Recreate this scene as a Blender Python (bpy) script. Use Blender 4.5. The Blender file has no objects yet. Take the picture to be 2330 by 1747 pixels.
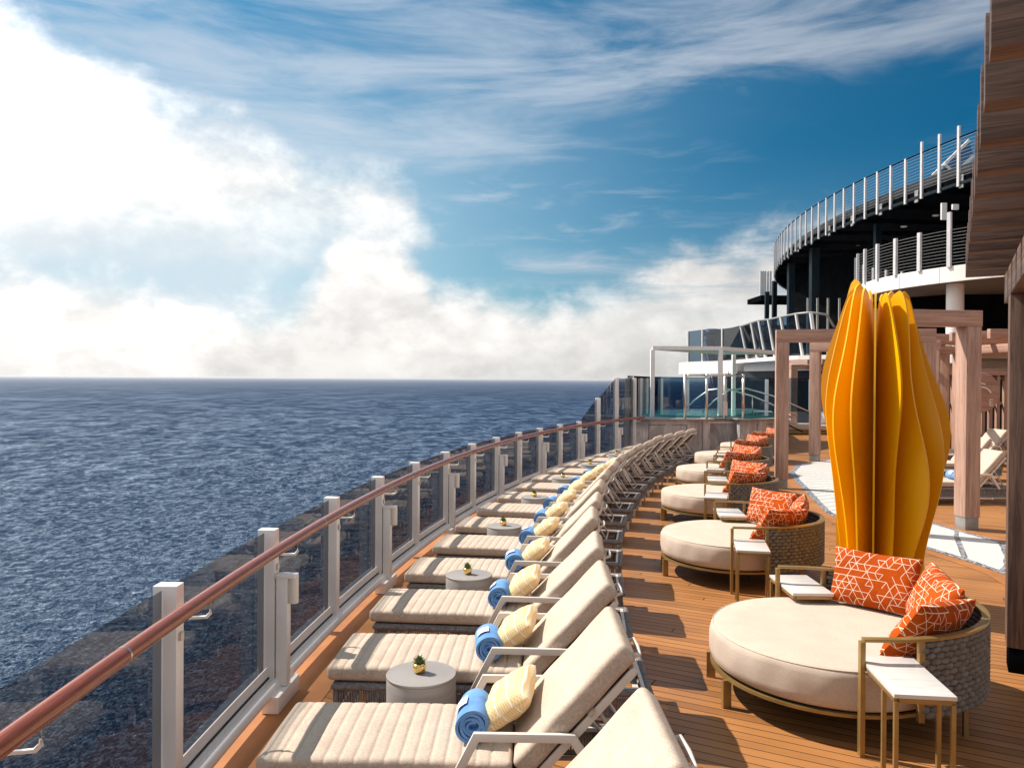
import bpy, bmesh, math, random
from mathutils import Vector, Matrix
PI = math.pi
R = math.radians
random.seed(7)
sc = bpy.context.scene
col = sc.collection

# ------------------------------------------------------------------ camera, light, exposure
CAM_H = 2.3
cam_d = bpy.data.cameras.new("camera")
cam = bpy.data.objects.new("camera", cam_d)
col.objects.link(cam)
cam_d.sensor_width = 36.0
cam_d.lens = 1770 / 2330 * 36.0
cam_d.clip_start = 0.05
cam_d.clip_end = 200000
cam.location = (0, 0, CAM_H)
cam.matrix_world = Matrix.Translation((0, 0, CAM_H)) @ Matrix.Rotation(R(90 - .36), 4, 'X') @ Matrix.Rotation(R(.38), 4, 'Z')
sc.camera = cam
sc.view_settings.view_transform = 'Standard'
sc.view_settings.look = 'None'
sc.view_settings.gamma = 1
sc.view_settings.exposure = 0.42
SUN_EL = 48.5
SUN_AZ = -63.5          # clockwise from +Y: the sun stands to the left and a little ahead
sd = Vector((math.sin(R(SUN_AZ)) * math.cos(R(SUN_EL)), math.cos(R(SUN_AZ)) * math.cos(R(SUN_EL)), math.sin(R(SUN_EL))))
sun_d = bpy.data.lights.new("sun", 'SUN')
sun = bpy.data.objects.new("sun", sun_d)
col.objects.link(sun)
sun_d.energy = 5.0
sun_d.angle = R(.5)
sun_d.color = (1.0, .895, .785)
sun.rotation_euler = (-sd).to_track_quat('-Z', 'Y').to_euler()
sc.cycles.max_bounces = 8
sc.cycles.transparent_max_bounces = 24
sc.cycles.sample_clamp_indirect = 8
sc.cycles.caustics_reflective = False


class S:
    """tiny expression wrapper round node sockets"""
    def __init__(s, nt, o): s.nt = nt; s.o = o
    def m(s, op, *a, clamp=False):
        n = s.nt.nodes.new('ShaderNodeMath'); n.operation = op; n.use_clamp = clamp
        for i, v in enumerate((s,) + a):
            if isinstance(v, S): s.nt.links.new(v.o, n.inputs[i])
            else: n.inputs[i].default_value = v
        return S(s.nt, n.outputs[0])
    def __add__(s, b): return s.m('ADD', b)
    def __sub__(s, b): return s.m('SUBTRACT', b)
    def __mul__(s, b): return s.m('MULTIPLY', b)
    def __truediv__(s, b): return s.m('DIVIDE', b)
    def cl(s): return s.m('ADD', 0.0, clamp=True)
    def gt(s, b): return s.m('GREATER_THAN', b)
    def lt(s, b): return s.m('LESS_THAN', b)
    def step(s, a, b):
        n = s.nt.nodes.new('ShaderNodeMapRange'); n.interpolation_type = 'SMOOTHSTEP'
        s.nt.links.new(s.o, n.inputs[0]); n.inputs[1].default_value = a; n.inputs[2].default_value = b
        return S(s.nt, n.outputs[0])
    def inv(s):
        return (s * -1.0) + 1.0


def node(nt, kind, **kw):
    n = nt.nodes.new(kind)
    for k, v in kw.items(): setattr(n, k, v)
    return n


def setin(nt, n, **kw):
    for k, v in kw.items():
        k = k.replace('_', ' ')
        if isinstance(v, S): nt.links.new(v.o, n.inputs[k])
        elif isinstance(v, bpy.types.NodeSocket): nt.links.new(v, n.inputs[k])
        else: n.inputs[k].default_value = v
    return n


def noise(nt, vec, scale, detail=3, rough=.5, dist=0.0, dim='3D'):
    n = node(nt, 'ShaderNodeTexNoise'); n.noise_dimensions = dim
    if vec is not None: nt.links.new(vec.o if isinstance(vec, S) else vec, n.inputs['Vector'])
    n.inputs['Scale'].default_value = scale; n.inputs['Detail'].default_value = detail
    n.inputs['Roughness'].default_value = rough; n.inputs['Distortion'].default_value = dist
    return S(nt, n.outputs['Fac'])


def mapping(nt, vec, scale=(1, 1, 1), rot=(0, 0, 0), loc=(0, 0, 0)):
    n = node(nt, 'ShaderNodeMapping')
    nt.links.new(vec.o if isinstance(vec, S) else vec, n.inputs[0])
    n.inputs['Location'].default_value = loc; n.inputs['Rotation'].default_value = rot; n.inputs['Scale'].default_value = scale
    return S(nt, n.outputs[0])


def mixc(nt, f, a, b, mode='MIX'):
    n = node(nt, 'ShaderNodeMix', data_type='RGBA', blend_type=mode)
    n.clamp_factor = True
    for s_, v in ((n.inputs[0], f), (n.inputs[6], a), (n.inputs[7], b)):
        if isinstance(v, S): nt.links.new(v.o, s_)
        elif isinstance(v, (int, float)): s_.default_value = v
        else: s_.default_value = (*v, 1)
    return S(nt, n.outputs[2])


def curve(nt, val, pts, x0, x1, y0, y1):
    """piecewise function of val through pts (x, y)"""
    n = node(nt, 'ShaderNodeFloatCurve')
    c = n.mapping.curves[0]
    t = [((x - x0) / (x1 - x0), (y - y0) / (y1 - y0)) for x, y in pts]
    while len(c.points) < len(t): c.points.new(.5, .5)
    for p, (x, y) in zip(c.points, t): p.location = (x, y); p.handle_type = 'AUTO_CLAMPED'
    n.mapping.update()
    v = (val - x0) * (1 / (x1 - x0))
    nt.links.new(v.o, n.inputs['Value'])
    return S(nt, n.outputs[0]) * (y1 - y0) + y0


# ------------------------------------------------------------------ sky
w = bpy.data.worlds.new("World"); sc.world = w
w.use_nodes = True
nt = w.node_tree; nt.nodes.clear()
out = node(nt, 'ShaderNodeOutputWorld'); bg = node(nt, 'ShaderNodeBackground')
nt.links.new(bg.outputs[0], out.inputs[0])
bg.inputs[1].default_value = 0.10
sky = node(nt, 'ShaderNodeTexSky', sky_type='NISHITA')
sky.sun_disc = False; sky.sun_elevation = R(SUN_EL); sky.sun_rotation = R(SUN_AZ)
sky.air_density = 1.0; sky.dust_density = .35; sky.ozone_density = 2.2; sky.altitude = 60
tc = node(nt, 'ShaderNodeTexCoord')
sep = node(nt, 'ShaderNodeSeparateXYZ'); nt.links.new(tc.outputs['Generated'], sep.inputs[0])
X, Y, Z = (S(nt, sep.outputs[i]) for i in range(3))
az = X.m('ARCTAN2', Y)
hyp = ((X * X) + (Y * Y)).m('SQRT').m('MAXIMUM', .02)
te = Z / hyp
comb = node(nt, 'ShaderNodeCombineXYZ'); nt.links.new(az.o, comb.inputs[0]); nt.links.new(te.o, comb.inputs[1])
av = S(nt, comb.outputs[0])
dirn = S(nt, tc.outputs['Generated'])
n1 = noise(nt, mapping(nt, dirn, (1, 1, 1.6)), 5.0, 9, .62, .15)
n2 = noise(nt, mapping(nt, dirn, (1, 1, 1.5), loc=(3, 1, 2)), 16.0, 8, .6, .2)
nz = (n1 - .5) * .62 + (n2 - .5) * .16
# cumulus mass, upper left
m1t = curve(nt, az, [(-3.2, .1), (-2.2, .5), (-1.4, .75), (-1.0, .62), (-.7, .45), (-.583, .392), (-.534, .372), (-.478, .352), (-.442, .34), (-.423, .312), (-.371, .305), (-.29, .30), (-.258, .276), (-.216, .272), (-.15, .255), (-.1, .16), (0, .0), (3.2, .0)], -3.2, 3.2, 0, 1)
m1b = curve(nt, az, [(-3.2, .0), (-.9, .02), (-.70, .11), (-.582, .14), (-.521, .145), (-.455, .16), (-.36, .165), (-.258, .18), (-.204, .18), (-.15, .185), (-.08, .2), (3.2, .2)], -3.2, 3.2, 0, 1)
ma = ((m1t - te) + nz * .30).step(-.03, .06) * ((te - m1b) + nz * .3).step(-.07, .08)
# low bank along the horizon
bt = curve(nt, az, [(-3.2, .1), (-1.4, .16), (-.8, .15), (-.582, .136), (-.521, .127), (-.473, .126), (-.441, .113), (-.394, .101), (-.345, .091), (-.289, .09), (-.262, .110), (-.236, .152), (-.20, .19), (-.15, .178), (-.116, .152), (-.094, .125), (-.037, .115), (.008, .10), (.07, .10), (.109, .113), (.158, .14), (.197, .168), (.239, .182), (.287, .178), (.36, .21), (.6, .16), (1.5, .12), (3.2, .1)], -3.2, 3.2, 0, 1)
mb = ((bt - te) + nz * .17 + (n2 - .5) * .06).step(-.016, .045)
right = az.step(-.15, .2)
wisp = noise(nt, mapping(nt, av, (2.2, 16, 1), rot=(0, 0, -.16)), 1.6, 7, .62, .35)
wisp2 = noise(nt, mapping(nt, av, (7, 34, 1), rot=(0, 0, -.34), loc=(5, 2, 0)), 1.0, 8, .62, .5)
mb = mb * (right * (wisp.step(.40, .62).inv() * .8) * te.step(.06, .14)).inv()
# cirrus streaks rising to the right
ci = noise(nt, mapping(nt, av, (2.0, 9.5, 1), rot=(0, 0, -.33), loc=(1.3, .4, 0)), 1.5, 9, .6, .55)
band = curve(nt, az, [(-3.2, .3), (-.6, .36), (-.3, .36), (0, .40), (.25, .46), (.45, .47), (.6, .46), (3.2, .45)], -3.2, 3.2, 0, 1)
inb = (te - band).m('ABSOLUTE').step(.17, .02)
clear = ((az - .28).m('ABSOLUTE').step(.34, .1)) * ((te - .27).m('ABSOLUTE').step(.11, .03))
cir = (ci + inb * .16 + wisp2 * .14 - clear * .22 - .1)
mc = cir.step(.42, .80) * .62
mw = wisp2.step(.50, .78) * az.step(.42, .1) * .5 * te.step(.36, .22)
sund = node(nt, 'ShaderNodeVectorMath', operation='DOT_PRODUCT')
nt.links.new(tc.outputs['Generated'], sund.inputs[0]); sund.inputs[1].default_value = sd
sdot = S(nt, sund.outputs['Value'])
glow = sdot.step(.15, .93)
# clear sky: Nishita, deepened away from the sun as in the graded photograph
tint = mixc(nt, sdot.step(.0, .85), (.004, .30, .43), (.30, .74, .78))
skyc = mixc(nt, 1.0, S(nt, sky.outputs[0]), tint, 'MULTIPLY')
veil = (sdot.step(.28, .80) * .74 * te.step(.44, .22) + te.step(.30, .03) * .30 * sdot.step(-.4, .5)).cl()
skyc = mixc(nt, (veil + az.step(-.02, -.42) * te.step(.33, .16) * .38).cl(), skyc, (4.7, 5.9, 6.6))
lum = curve(nt, sdot, [(-1, 5.0), (0, 6.6), (.25, 7.4), (.5, 9.0), (.68, 11.2), (.82, 15), (.91, 28), (1, 48)], -1, 1, 0, 60)
shade = (n2.step(.32, .68) * .20 + n1.step(.3, .68) * .20 + .68)
gl = te.step(.005, .07) * .10 + .90
lumf = lum * shade * gl
cc = node(nt, 'ShaderNodeVectorMath', operation='SCALE')
cc.inputs[0].default_value = (1.0, .965, .925)
nt.links.new(lumf.o, cc.inputs['Scale'])
cloudc = S(nt, cc.outputs[0])
cc2 = node(nt, 'ShaderNodeVectorMath', operation='SCALE')
cc2.inputs[0].default_value = (.80, .86, .95)
nt.links.new((lum.m('MINIMUM', 9.0) * .74).o, cc2.inputs['Scale'])
c = mixc(nt, mc, skyc, S(nt, cc2.outputs[0]))
c = mixc(nt, mw, c, S(nt, cc2.outputs[0]))
c = mixc(nt, ma * .97, c, cloudc)
c = mixc(nt, mb * .96, c, cloudc)
# unseen thin high cloud added overhead and behind the ship to whiten the fill light
over = (te.step(.60, 1.3) + az.m('ABSOLUTE').step(.95, 1.5)).cl() * (n1.step(.3, .6) * .35 + .45)
c = mixc(nt, over * sdot.step(.93, .8), c, (5.6, 5.5, 5.4))
nt.links.new(c.o, bg.inputs[0])


# ------------------------------------------------------------------ materials
MATS = {}
def mat(name, base=(.5, .5, .5), rough=.5, metal=0.0, fn=None, spec=.5, **kw):
    if name in MATS: return MATS[name]
    m = bpy.data.materials.new(name); m.use_nodes = True
    nt = m.node_tree
    b = nt.nodes['Principled BSDF']
    b.inputs['Base Color'].default_value = (*base, 1)
    b.inputs['Roughness'].default_value = rough
    b.inputs['Metallic'].default_value = metal
    b.inputs['Specular IOR Level'].default_value = spec
    for k, v in kw.items(): b.inputs[k.replace('_', ' ')].default_value = v
    if fn: fn(nt, b)
    MATS[name] = m
    return m


def objco(nt):
    n = node(nt, 'ShaderNodeTexCoord'); return S(nt, n.outputs['Object'])
def uvco(nt):
    n = node(nt, 'ShaderNodeTexCoord'); return S(nt, n.outputs['UV'])
def xyz(nt, v):
    n = node(nt, 'ShaderNodeSeparateXYZ'); nt.links.new(v.o, n.inputs[0])
    return [S(nt, n.outputs[i]) for i in range(3)]
def vec(nt, *a):
    n = node(nt, 'ShaderNodeCombineXYZ')
    for i, v in enumerate(a):
        if isinstance(v, S): nt.links.new(v.o, n.inputs[i])
        else: n.inputs[i].default_value = v
    return S(nt, n.outputs[0])
def bump(nt, b, h, strength=.3, dist=.01):
    n = node(nt, 'ShaderNodeBump'); nt.links.new(h.o, n.inputs['Height'])
    n.inputs['Strength'].default_value = strength; n.inputs['Distance'].default_value = dist
    nt.links.new(n.outputs[0], b.inputs['Normal'])
def white(nt, v):
    n = node(nt, 'ShaderNodeTexWhiteNoise'); n.noise_dimensions = '2D'; nt.links.new(v.o, n.inputs['Vector'])
    return S(nt, n.outputs['Value'])


def varied(a, b, scale, bscale=None, bstr=.2, bdist=.002, detail=4, lo=.3, hi=.7, stretch=(1, 1, 1)):
    def f(nt, p):
        o = objco(nt); n = noise(nt, mapping(nt, o, stretch), scale, detail)
        nt.links.new(mixc(nt, n.step(lo, hi), a, b).o, p.inputs['Base Color'])
        if bscale: bump(nt, p, noise(nt, mapping(nt, o, stretch), bscale, 2), bstr, bdist)
    return f


def fabric(a, b, dens=330, mott=9):
    def f(nt, p):
        o = objco(nt); x, y, z = xyz(nt, o)
        wv = ((x + z) * dens * 2).m('SINE') * ((y + z * .3) * dens * 2).m('SINE')
        wn = noise(nt, mapping(nt, o, (1, 6, 1)), 60, 3)
        wn2 = noise(nt, mapping(nt, o, (6, 1, 6)), 60, 3)
        big = noise(nt, o, mott, 3)
        f_ = (wn + wn2) * .5 + wv * .06 + (big - .5) * .25
        nt.links.new(mixc(nt, f_.step(.39, .61), a, b).o, p.inputs['Base Color'])
        bump(nt, p, wv * .4 + (wn + wn2) * .6 + big * 4, .35, .0025)
    return f


M_fab = mat('beige_weave', rough=.95, spec=.1, fn=fabric((.45, .365, .295), (.61, .51, .42)))
M_cream = mat('cream_weave', rough=.95, spec=.1, fn=fabric((.52, .43, .355), (.61, .515, .43), 200, 4))
M_white = mat('white_powder_coat', rough=.35, fn=varied((.84, .82, .80), (.90, .88, .86), 3, 40, .05))
M_cream_metal = mat('cream_powder_coat', rough=.38, fn=varied((.66, .61, .55), (.74, .69, .63), 3))
M_table = mat('grey_table', rough=.55, fn=varied((.27, .255, .245), (.32, .305, .295), 4, 60, .15, stretch=(1, 1, 8)))
M_gold = mat('gold_pot', (.95, .66, .24), .13, 1.0, fn=varied((.95, .66, .24), (.85, .52, .16), 30, 90, .3, .001))
M_brass = mat('brass_paint', rough=.34, metal=.45, fn=varied((.30, .195, .068), (.37, .245, .09), 6, 200, .05))
M_leaf = mat('succulent_leaf', rough=.5, fn=varied((.06, .12, .03), (.16, .24, .08), 60))
M_soil = mat('potting_soil', (.03, .02, .015), .9, fn=varied((.02, .015, .01), (.06, .04, .03), 200))
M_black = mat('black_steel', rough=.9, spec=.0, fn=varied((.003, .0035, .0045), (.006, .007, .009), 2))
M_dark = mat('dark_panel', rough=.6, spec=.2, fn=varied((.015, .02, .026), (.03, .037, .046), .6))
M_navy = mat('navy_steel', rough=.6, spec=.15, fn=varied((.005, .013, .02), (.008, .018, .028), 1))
M_steel = mat('brushed_steel', rough=.28, metal=1.0, fn=varied((.60, .55, .50), (.7, .66, .62), 20))
M_grey_metal = mat('grey_metal', rough=.45, metal=.3, fn=varied((.26, .26, .25), (.33, .33, .32), 8))
M_greypaint = mat('grey_post_paint', rough=.45, fn=varied((.55, .55, .57), (.62, .62, .64), 4))
M_shipwhite = mat('ship_white_paint', rough=.4, fn=varied((.78, .76, .73), (.85, .83, .80), 1.0, 6, .05))
M_grey_soffit = mat('grey_soffit', rough=.6, fn=varied((.16, .17, .19), (.2, .21, .23), .5))
M_rubber = mat('black_gasket', (.01, .01, .01), .6, fn=varied((.008, .008, .008), (.02, .02, .02), 20))
M_sling = mat('dark_sling', (.06, .055, .06), .9, fn=varied((.05, .045, .05), (.09, .08, .085), 120))
M_yellow = mat('yellow_lacquer', rough=.32, fn=varied((.84, .42, .002), (.88, .46, .003), 1.2, 3, .03))
M_pool = mat('pool_water', (.04, .28, .27), .06, fn=lambda nt, p: (bump(nt, p, noise(nt, objco(nt), 5, 3), .35, .05)))
M_hull = mat('hull_paint', rough=.4, fn=varied((.7, .7, .7), (.76, .76, .76), .3))
M_funnel = mat('navy_funnel', rough=.35, fn=varied((.02, .06, .13), (.03, .08, .16), .7))
M_margin = mat('brown_deck_paint', rough=.55, fn=varied((.33, .13, .038), (.42, .175, .055), 2.2, 30, .15, .002))
M_marble = mat('marble', rough=.25, fn=varied((.66, .635, .61), (.42, .39, .365), 7, detail=6, lo=.46, hi=.95, stretch=(.6, 5, 1)))
M_logo = mat('white_print', (.85, .86, .88), .8, fn=varied((.8, .82, .86), (.9, .9, .92), 50))
M_patchblue = mat('blue_print', (.13, .30, .66), .9, fn=varied((.11, .27, .6), (.15, .33, .7), 90))
M_sign = mat('teal_letters', (.03, .16, .20), .5, fn=lambda nt, p: (setin(nt, p, Emission_Color=(.03, .22, .28, 1)), p.inputs['Emission Strength'].__setattr__('default_value', .12)))


def towel_fn(nt, p):
    o = objco(nt)
    n = noise(nt, o, 9, 3); n2 = noise(nt, o, 170, 2)
    nt.links.new(mixc(nt, n.step(.3, .7), (.11, .26, .56), (.18, .35, .66)).o, p.inputs['Base Color'])
    bump(nt, p, n2 + n * 3, .6, .006)
M_towel = mat('blue_terry', rough=1.0, spec=.05, fn=towel_fn)


def rope_fn(nt, p):
    o = objco(nt); x, y, z = xyz(nt, o)
    n = noise(nt, o, 40, 2)
    nt.links.new(mixc(nt, n.step(.3, .7), (.19, .18, .185), (.29, .275, .28)).o, p.inputs['Base Color'])
    bump(nt, p, ((x + y) * 420).m('SINE') + noise(nt, o, 500, 1) * .5, .8, .003)
M_rope = mat('grey_rope', rough=.85, spec=.2, fn=rope_fn)


def braid_fn(nt, p):
    o = objco(nt); x, y, z = xyz(nt, o)
    n = noise(nt, o, 22, 3)
    nt.links.new(mixc(nt, n.step(.3, .7), (.17, .16, .145), (.27, .25, .225)).o, p.inputs['Base Color'])
    bump(nt, p, ((x - y + z * 3) * 500).m('SINE') + noise(nt, o, 400, 1), .6, .002)
M_braid = mat('taupe_braid', rough=.85, spec=.2, fn=braid_fn)


def rail_fn(nt, p):
    u = uvco(nt)
    g = noise(nt, mapping(nt, u, (2.2, 38, 1)), 2.0, 6, .6, .6)
    nt.links.new(mixc(nt, g.step(.35, .65), (.20, .044, .017), (.34, .088, .032)).o, p.inputs['Base Color'])
    bump(nt, p, g, .08, .004)
M_rail = mat('varnished_mahogany', rough=.24, fn=rail_fn, Coat_Weight=.4, Coat_Roughness=.18)


def grain(axis, a, b):
    st = [30, 30, 30]; st[axis] = 1.1
    def f(nt, p):
        o = objco(nt)
        d = noise(nt, mapping(nt, o, tuple(v * .09 for v in st)), 3, 3)
        g = noise(nt, mapping(nt, o, tuple(st)), 1.6, 5, .65, 1.2)
        g = g + (d - .5) * .5
        nt.links.new(mixc(nt, g.step(.34, .66), a, b).o, p.inputs['Base Color'])
        bump(nt, p, g, .1, .004)
    return f
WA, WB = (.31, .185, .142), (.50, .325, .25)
WA2, WB2 = (.075, .048, .040), (.175, .115, .09)  # same pergola wood darkened: the near pergola's shade put into its colour
SHADED_WOOD = [mat('shaded_wood_' + 'xyz'[i], rough=.55, spec=.3, fn=grain(i, WA2, WB2)) for i in range(3)]
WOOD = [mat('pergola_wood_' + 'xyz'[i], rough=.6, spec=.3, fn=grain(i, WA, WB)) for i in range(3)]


def deck_fn(nt, p):
    o = objco(nt)
    x, y, z = xyz(nt, o)
    a = R(-28)
    al = x * math.cos(a) + y * math.sin(a)
    ac = x * -math.sin(a) + y * math.cos(a)
    s = ac / .098
    row = s.m('FLOOR')
    fr = s.m('FRACT')
    rnd = white(nt, vec(nt, row, 3.0, 0.0))
    seam = (fr - .5).m('ABSOLUTE').gt(.458)
    t = (al / 6.5 + rnd * 3.7)
    but = t.m('FRACT').lt(.0016)
    line = seam.m('MAXIMUM', but)
    rnd2 = white(nt, vec(nt, row, t.m('FLOOR'), 0.0))
    g = noise(nt, mapping(nt, vec(nt, al, ac, rnd * 9), (1.0, 60, 1)), 1.4, 5, .6, .4)
    dirt = noise(nt, o, 1.3, 5)
    v = g * .45 + rnd2 * .32 + (dirt - .5) * .55 + .02
    c = mixc(nt, v.step(.05, .75), (.25, .108, .034), (.43, .190, .062))
    spk = noise(nt, mapping(nt, o, (1, 1, 1)), 34, 2).step(.735, .76)
    c = mixc(nt, spk * .35, c, (.7, .55, .4))
    c = mixc(nt, line, c, (.03, .018, .012))
    nt.links.new(c.o, p.inputs['Base Color'])
    nt.links.new((line * .25 + dirt.step(.3, .8) * .18 + .42).o, p.inputs['Roughness'])
    bump(nt, p, g * .2 - line, .5, .003)
M_deck = mat('deck_planks', rough=.55, spec=.35, fn=deck_fn)


def mosaic_fn(nt, p):
    u = uvco(nt)          # u across 0..1, v metres along
    x, y, z = xyz(nt, u)
    o = objco(nt)
    ed = (x - .5).m('ABSOLUTE').gt(.425)
    s = (y + x * -.9) / .92
    cross = (s.m('FRACT') - .5).m('ABSOLUTE').gt(.43)
    far = y.gt(7.0)
    s2 = (y + x * -.5) / .42
    cross2 = (s2.m('FRACT') - .5).m('ABSOLUTE').gt(.44)
    cr = cross * far.inv() + cross2 * far
    m = ed.m('MAXIMUM', cr)
    vo = node(nt, 'ShaderNodeTexVoronoi'); vo.inputs['Scale'].default_value = 46
    nt.links.new(mapping(nt, o, (1, 1, 1)).o, vo.inputs['Vector'])
    vc = S(nt, vo.outputs['Color']); vd = S(nt, vo.outputs['Distance'])
    sx, sy, sz = xyz(nt, vc)
    peb = mixc(nt, sx.step(.3, .8), (.045, .055, .07), (.42, .44, .47))
    n = noise(nt, o, 12, 4)
    til = mixc(nt, n.step(.3, .7), (.60, .58, .55), (.68, .66, .63))
    nt.links.new(mixc(nt, m, til, peb).o, p.inputs['Base Color'])
M_mosaic = mat('white_tile_and_pebble', rough=.45, fn=mosaic_fn)


def pillow_orange(nt, p):
    u = uvco(nt); ux, uy, _ = xyz(nt, u)
    o = objco(nt)
    edge = .062
    hgt = edge * math.sqrt(3) / 2
    tot = None
    for k in range(3):
        a = k * PI / 3
        along = ux * math.cos(a) + uy * math.sin(a)
        across = ux * -math.sin(a) + uy * math.cos(a)
        s = across / hgt
        i = (s + .5).m('FLOOR')
        d = (s - i).m('ABSOLUTE') * hgt
        t = along / edge + i * .5
        j = t.m('FLOOR')
        wn = white(nt, vec(nt, i + 17.3 * (k + 1), j + 3.1 * k, 0.0))
        keep = wn.gt(.40)
        tf = (t.m('FRACT') - .5).m('ABSOLUTE').lt(.47)
        ln = d.lt(.0020) * keep * tf
        tot = ln if tot is None else tot.m('MAXIMUM', ln)
    n = noise(nt, o, 5, 3); fine = noise(nt, o, 260, 2)
    base = mixc(nt, n.step(.3, .7), (.34, .050, .002), (.45, .073, .003))
    nt.links.new(mixc(nt, tot, base, (.80, .66, .52)).o, p.inputs['Base Color'])
    bump(nt, p, n * 9 + fine * .4, .5, .004)
M_orange = mat('orange_lattice_print', rough=.85, spec=.15, fn=pillow_orange)


def pillow_yellow(nt, p):
    u = uvco(nt); ux, uy, _ = xyz(nt, u)   # metres
    zz = ((ux * 260).m('SINE') * .9 + (uy * 460)).m('SINE')
    dots = ((ux * 330).m('SINE') * (uy * 330).m('SINE'))
    bandm = (uy * 38 + .6).m('SINE').step(-.3, .4)
    pat = mixc(nt, bandm, (.80, .62, .36), (.82, .66, .40))
    f = zz.step(-.2, .5) * bandm + dots.step(-.1, .4) * bandm.inv()
    strip = ((uy * 38 + .6).m('SINE').m('ABSOLUTE')).lt(.14)
    c = mixc(nt, f * .85, (.80, .64, .40), (.72, .46, .17))
    c = mixc(nt, strip, c, (.86, .80, .70))
    nt.links.new(c.o, p.inputs['Base Color'])
    bump(nt, p, f + noise(nt, objco(nt), 9, 2) * 6, .35, .003)
M_lemon = mat('yellow_knit', rough=.95, spec=.1, fn=pillow_yellow)


def stone_fn(nt, p):
    o = objco(nt)
    a = noise(nt, mapping(nt, o, (1, 1, .25)), 2.2, 8, .65, .6)
    b2 = noise(nt, mapping(nt, o, (3, 3, .3)), 4.0, 5, .6, 1.5)
    f = a * .65 + b2 * .35
    c = mixc(nt, f.step(.36, .62), (.30, .285, .295), (.62, .60, .60))
    c = mixc(nt, noise(nt, mapping(nt, o, (1, 1, .5), loc=(4, 0, 0)), 1.2, 6, .6, 1.0).step(.52, .62) * .55, c, (.20, .20, .22))
    nt.links.new(c.o, p.inputs['Base Color'])
M_stone = mat('slate_cladding', rough=.5, fn=stone_fn)


def glass_mat(name, t0, tintc, refl=1.0, rf=.8):
    """thin pane: Beer-Lambert tint that deepens at grazing incidence, plus Fresnel mirror"""
    m = bpy.data.materials.new(name); m.use_nodes = True
    nt = m.node_tree; nt.nodes.clear()
    o = node(nt, 'ShaderNodeOutputMaterial')
    g = node(nt, 'ShaderNodeNewGeometry')
    dp = node(nt, 'ShaderNodeVectorMath', operation='DOT_PRODUCT')
    nt.links.new(g.outputs['Normal'], dp.inputs[0]); nt.links.new(g.outputs['Incoming'], dp.inputs[1])
    cosv = S(nt, dp.outputs['Value']).m('ABSOLUTE').m('MAXIMUM', .12)
    inv = (cosv * 0.0 + 1.0) / cosv
    ch = [(cosv * 0.0 + max(.01, t0 * c_)).m('POWER', inv) for c_ in tintc]
    tr = node(nt, 'ShaderNodeBsdfTransparent'); nt.links.new(vec(nt, *ch).o, tr.inputs[0])
    gl = node(nt, 'ShaderNodeBsdfGlossy'); gl.inputs['Roughness'].default_value = .012; gl.inputs[0].default_value = (refl, refl, refl, 1)
    fr = node(nt, 'ShaderNodeFresnel'); fr.inputs[0].default_value = 1.5
    mx = node(nt, 'ShaderNodeMixShader')
    f2 = (S(nt, fr.outputs[0]) * rf).cl()
    nt.links.new(f2.o, mx.inputs[0]); nt.links.new(tr.outputs[0], mx.inputs[1]); nt.links.new(gl.outputs[0], mx.inputs[2])
    nt.links.new(mx.outputs[0], o.inputs[0])
    return m
M_glass = glass_mat('smoked_glass', .66, (.96, .98, 1.0), rf=.62)
M_glass_clear = glass_mat('clear_glass', .95, (.99, 1.0, 1.0))
M_glass_blue = glass_mat('blue_glass', .46, (.62, .86, 1.05))


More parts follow.
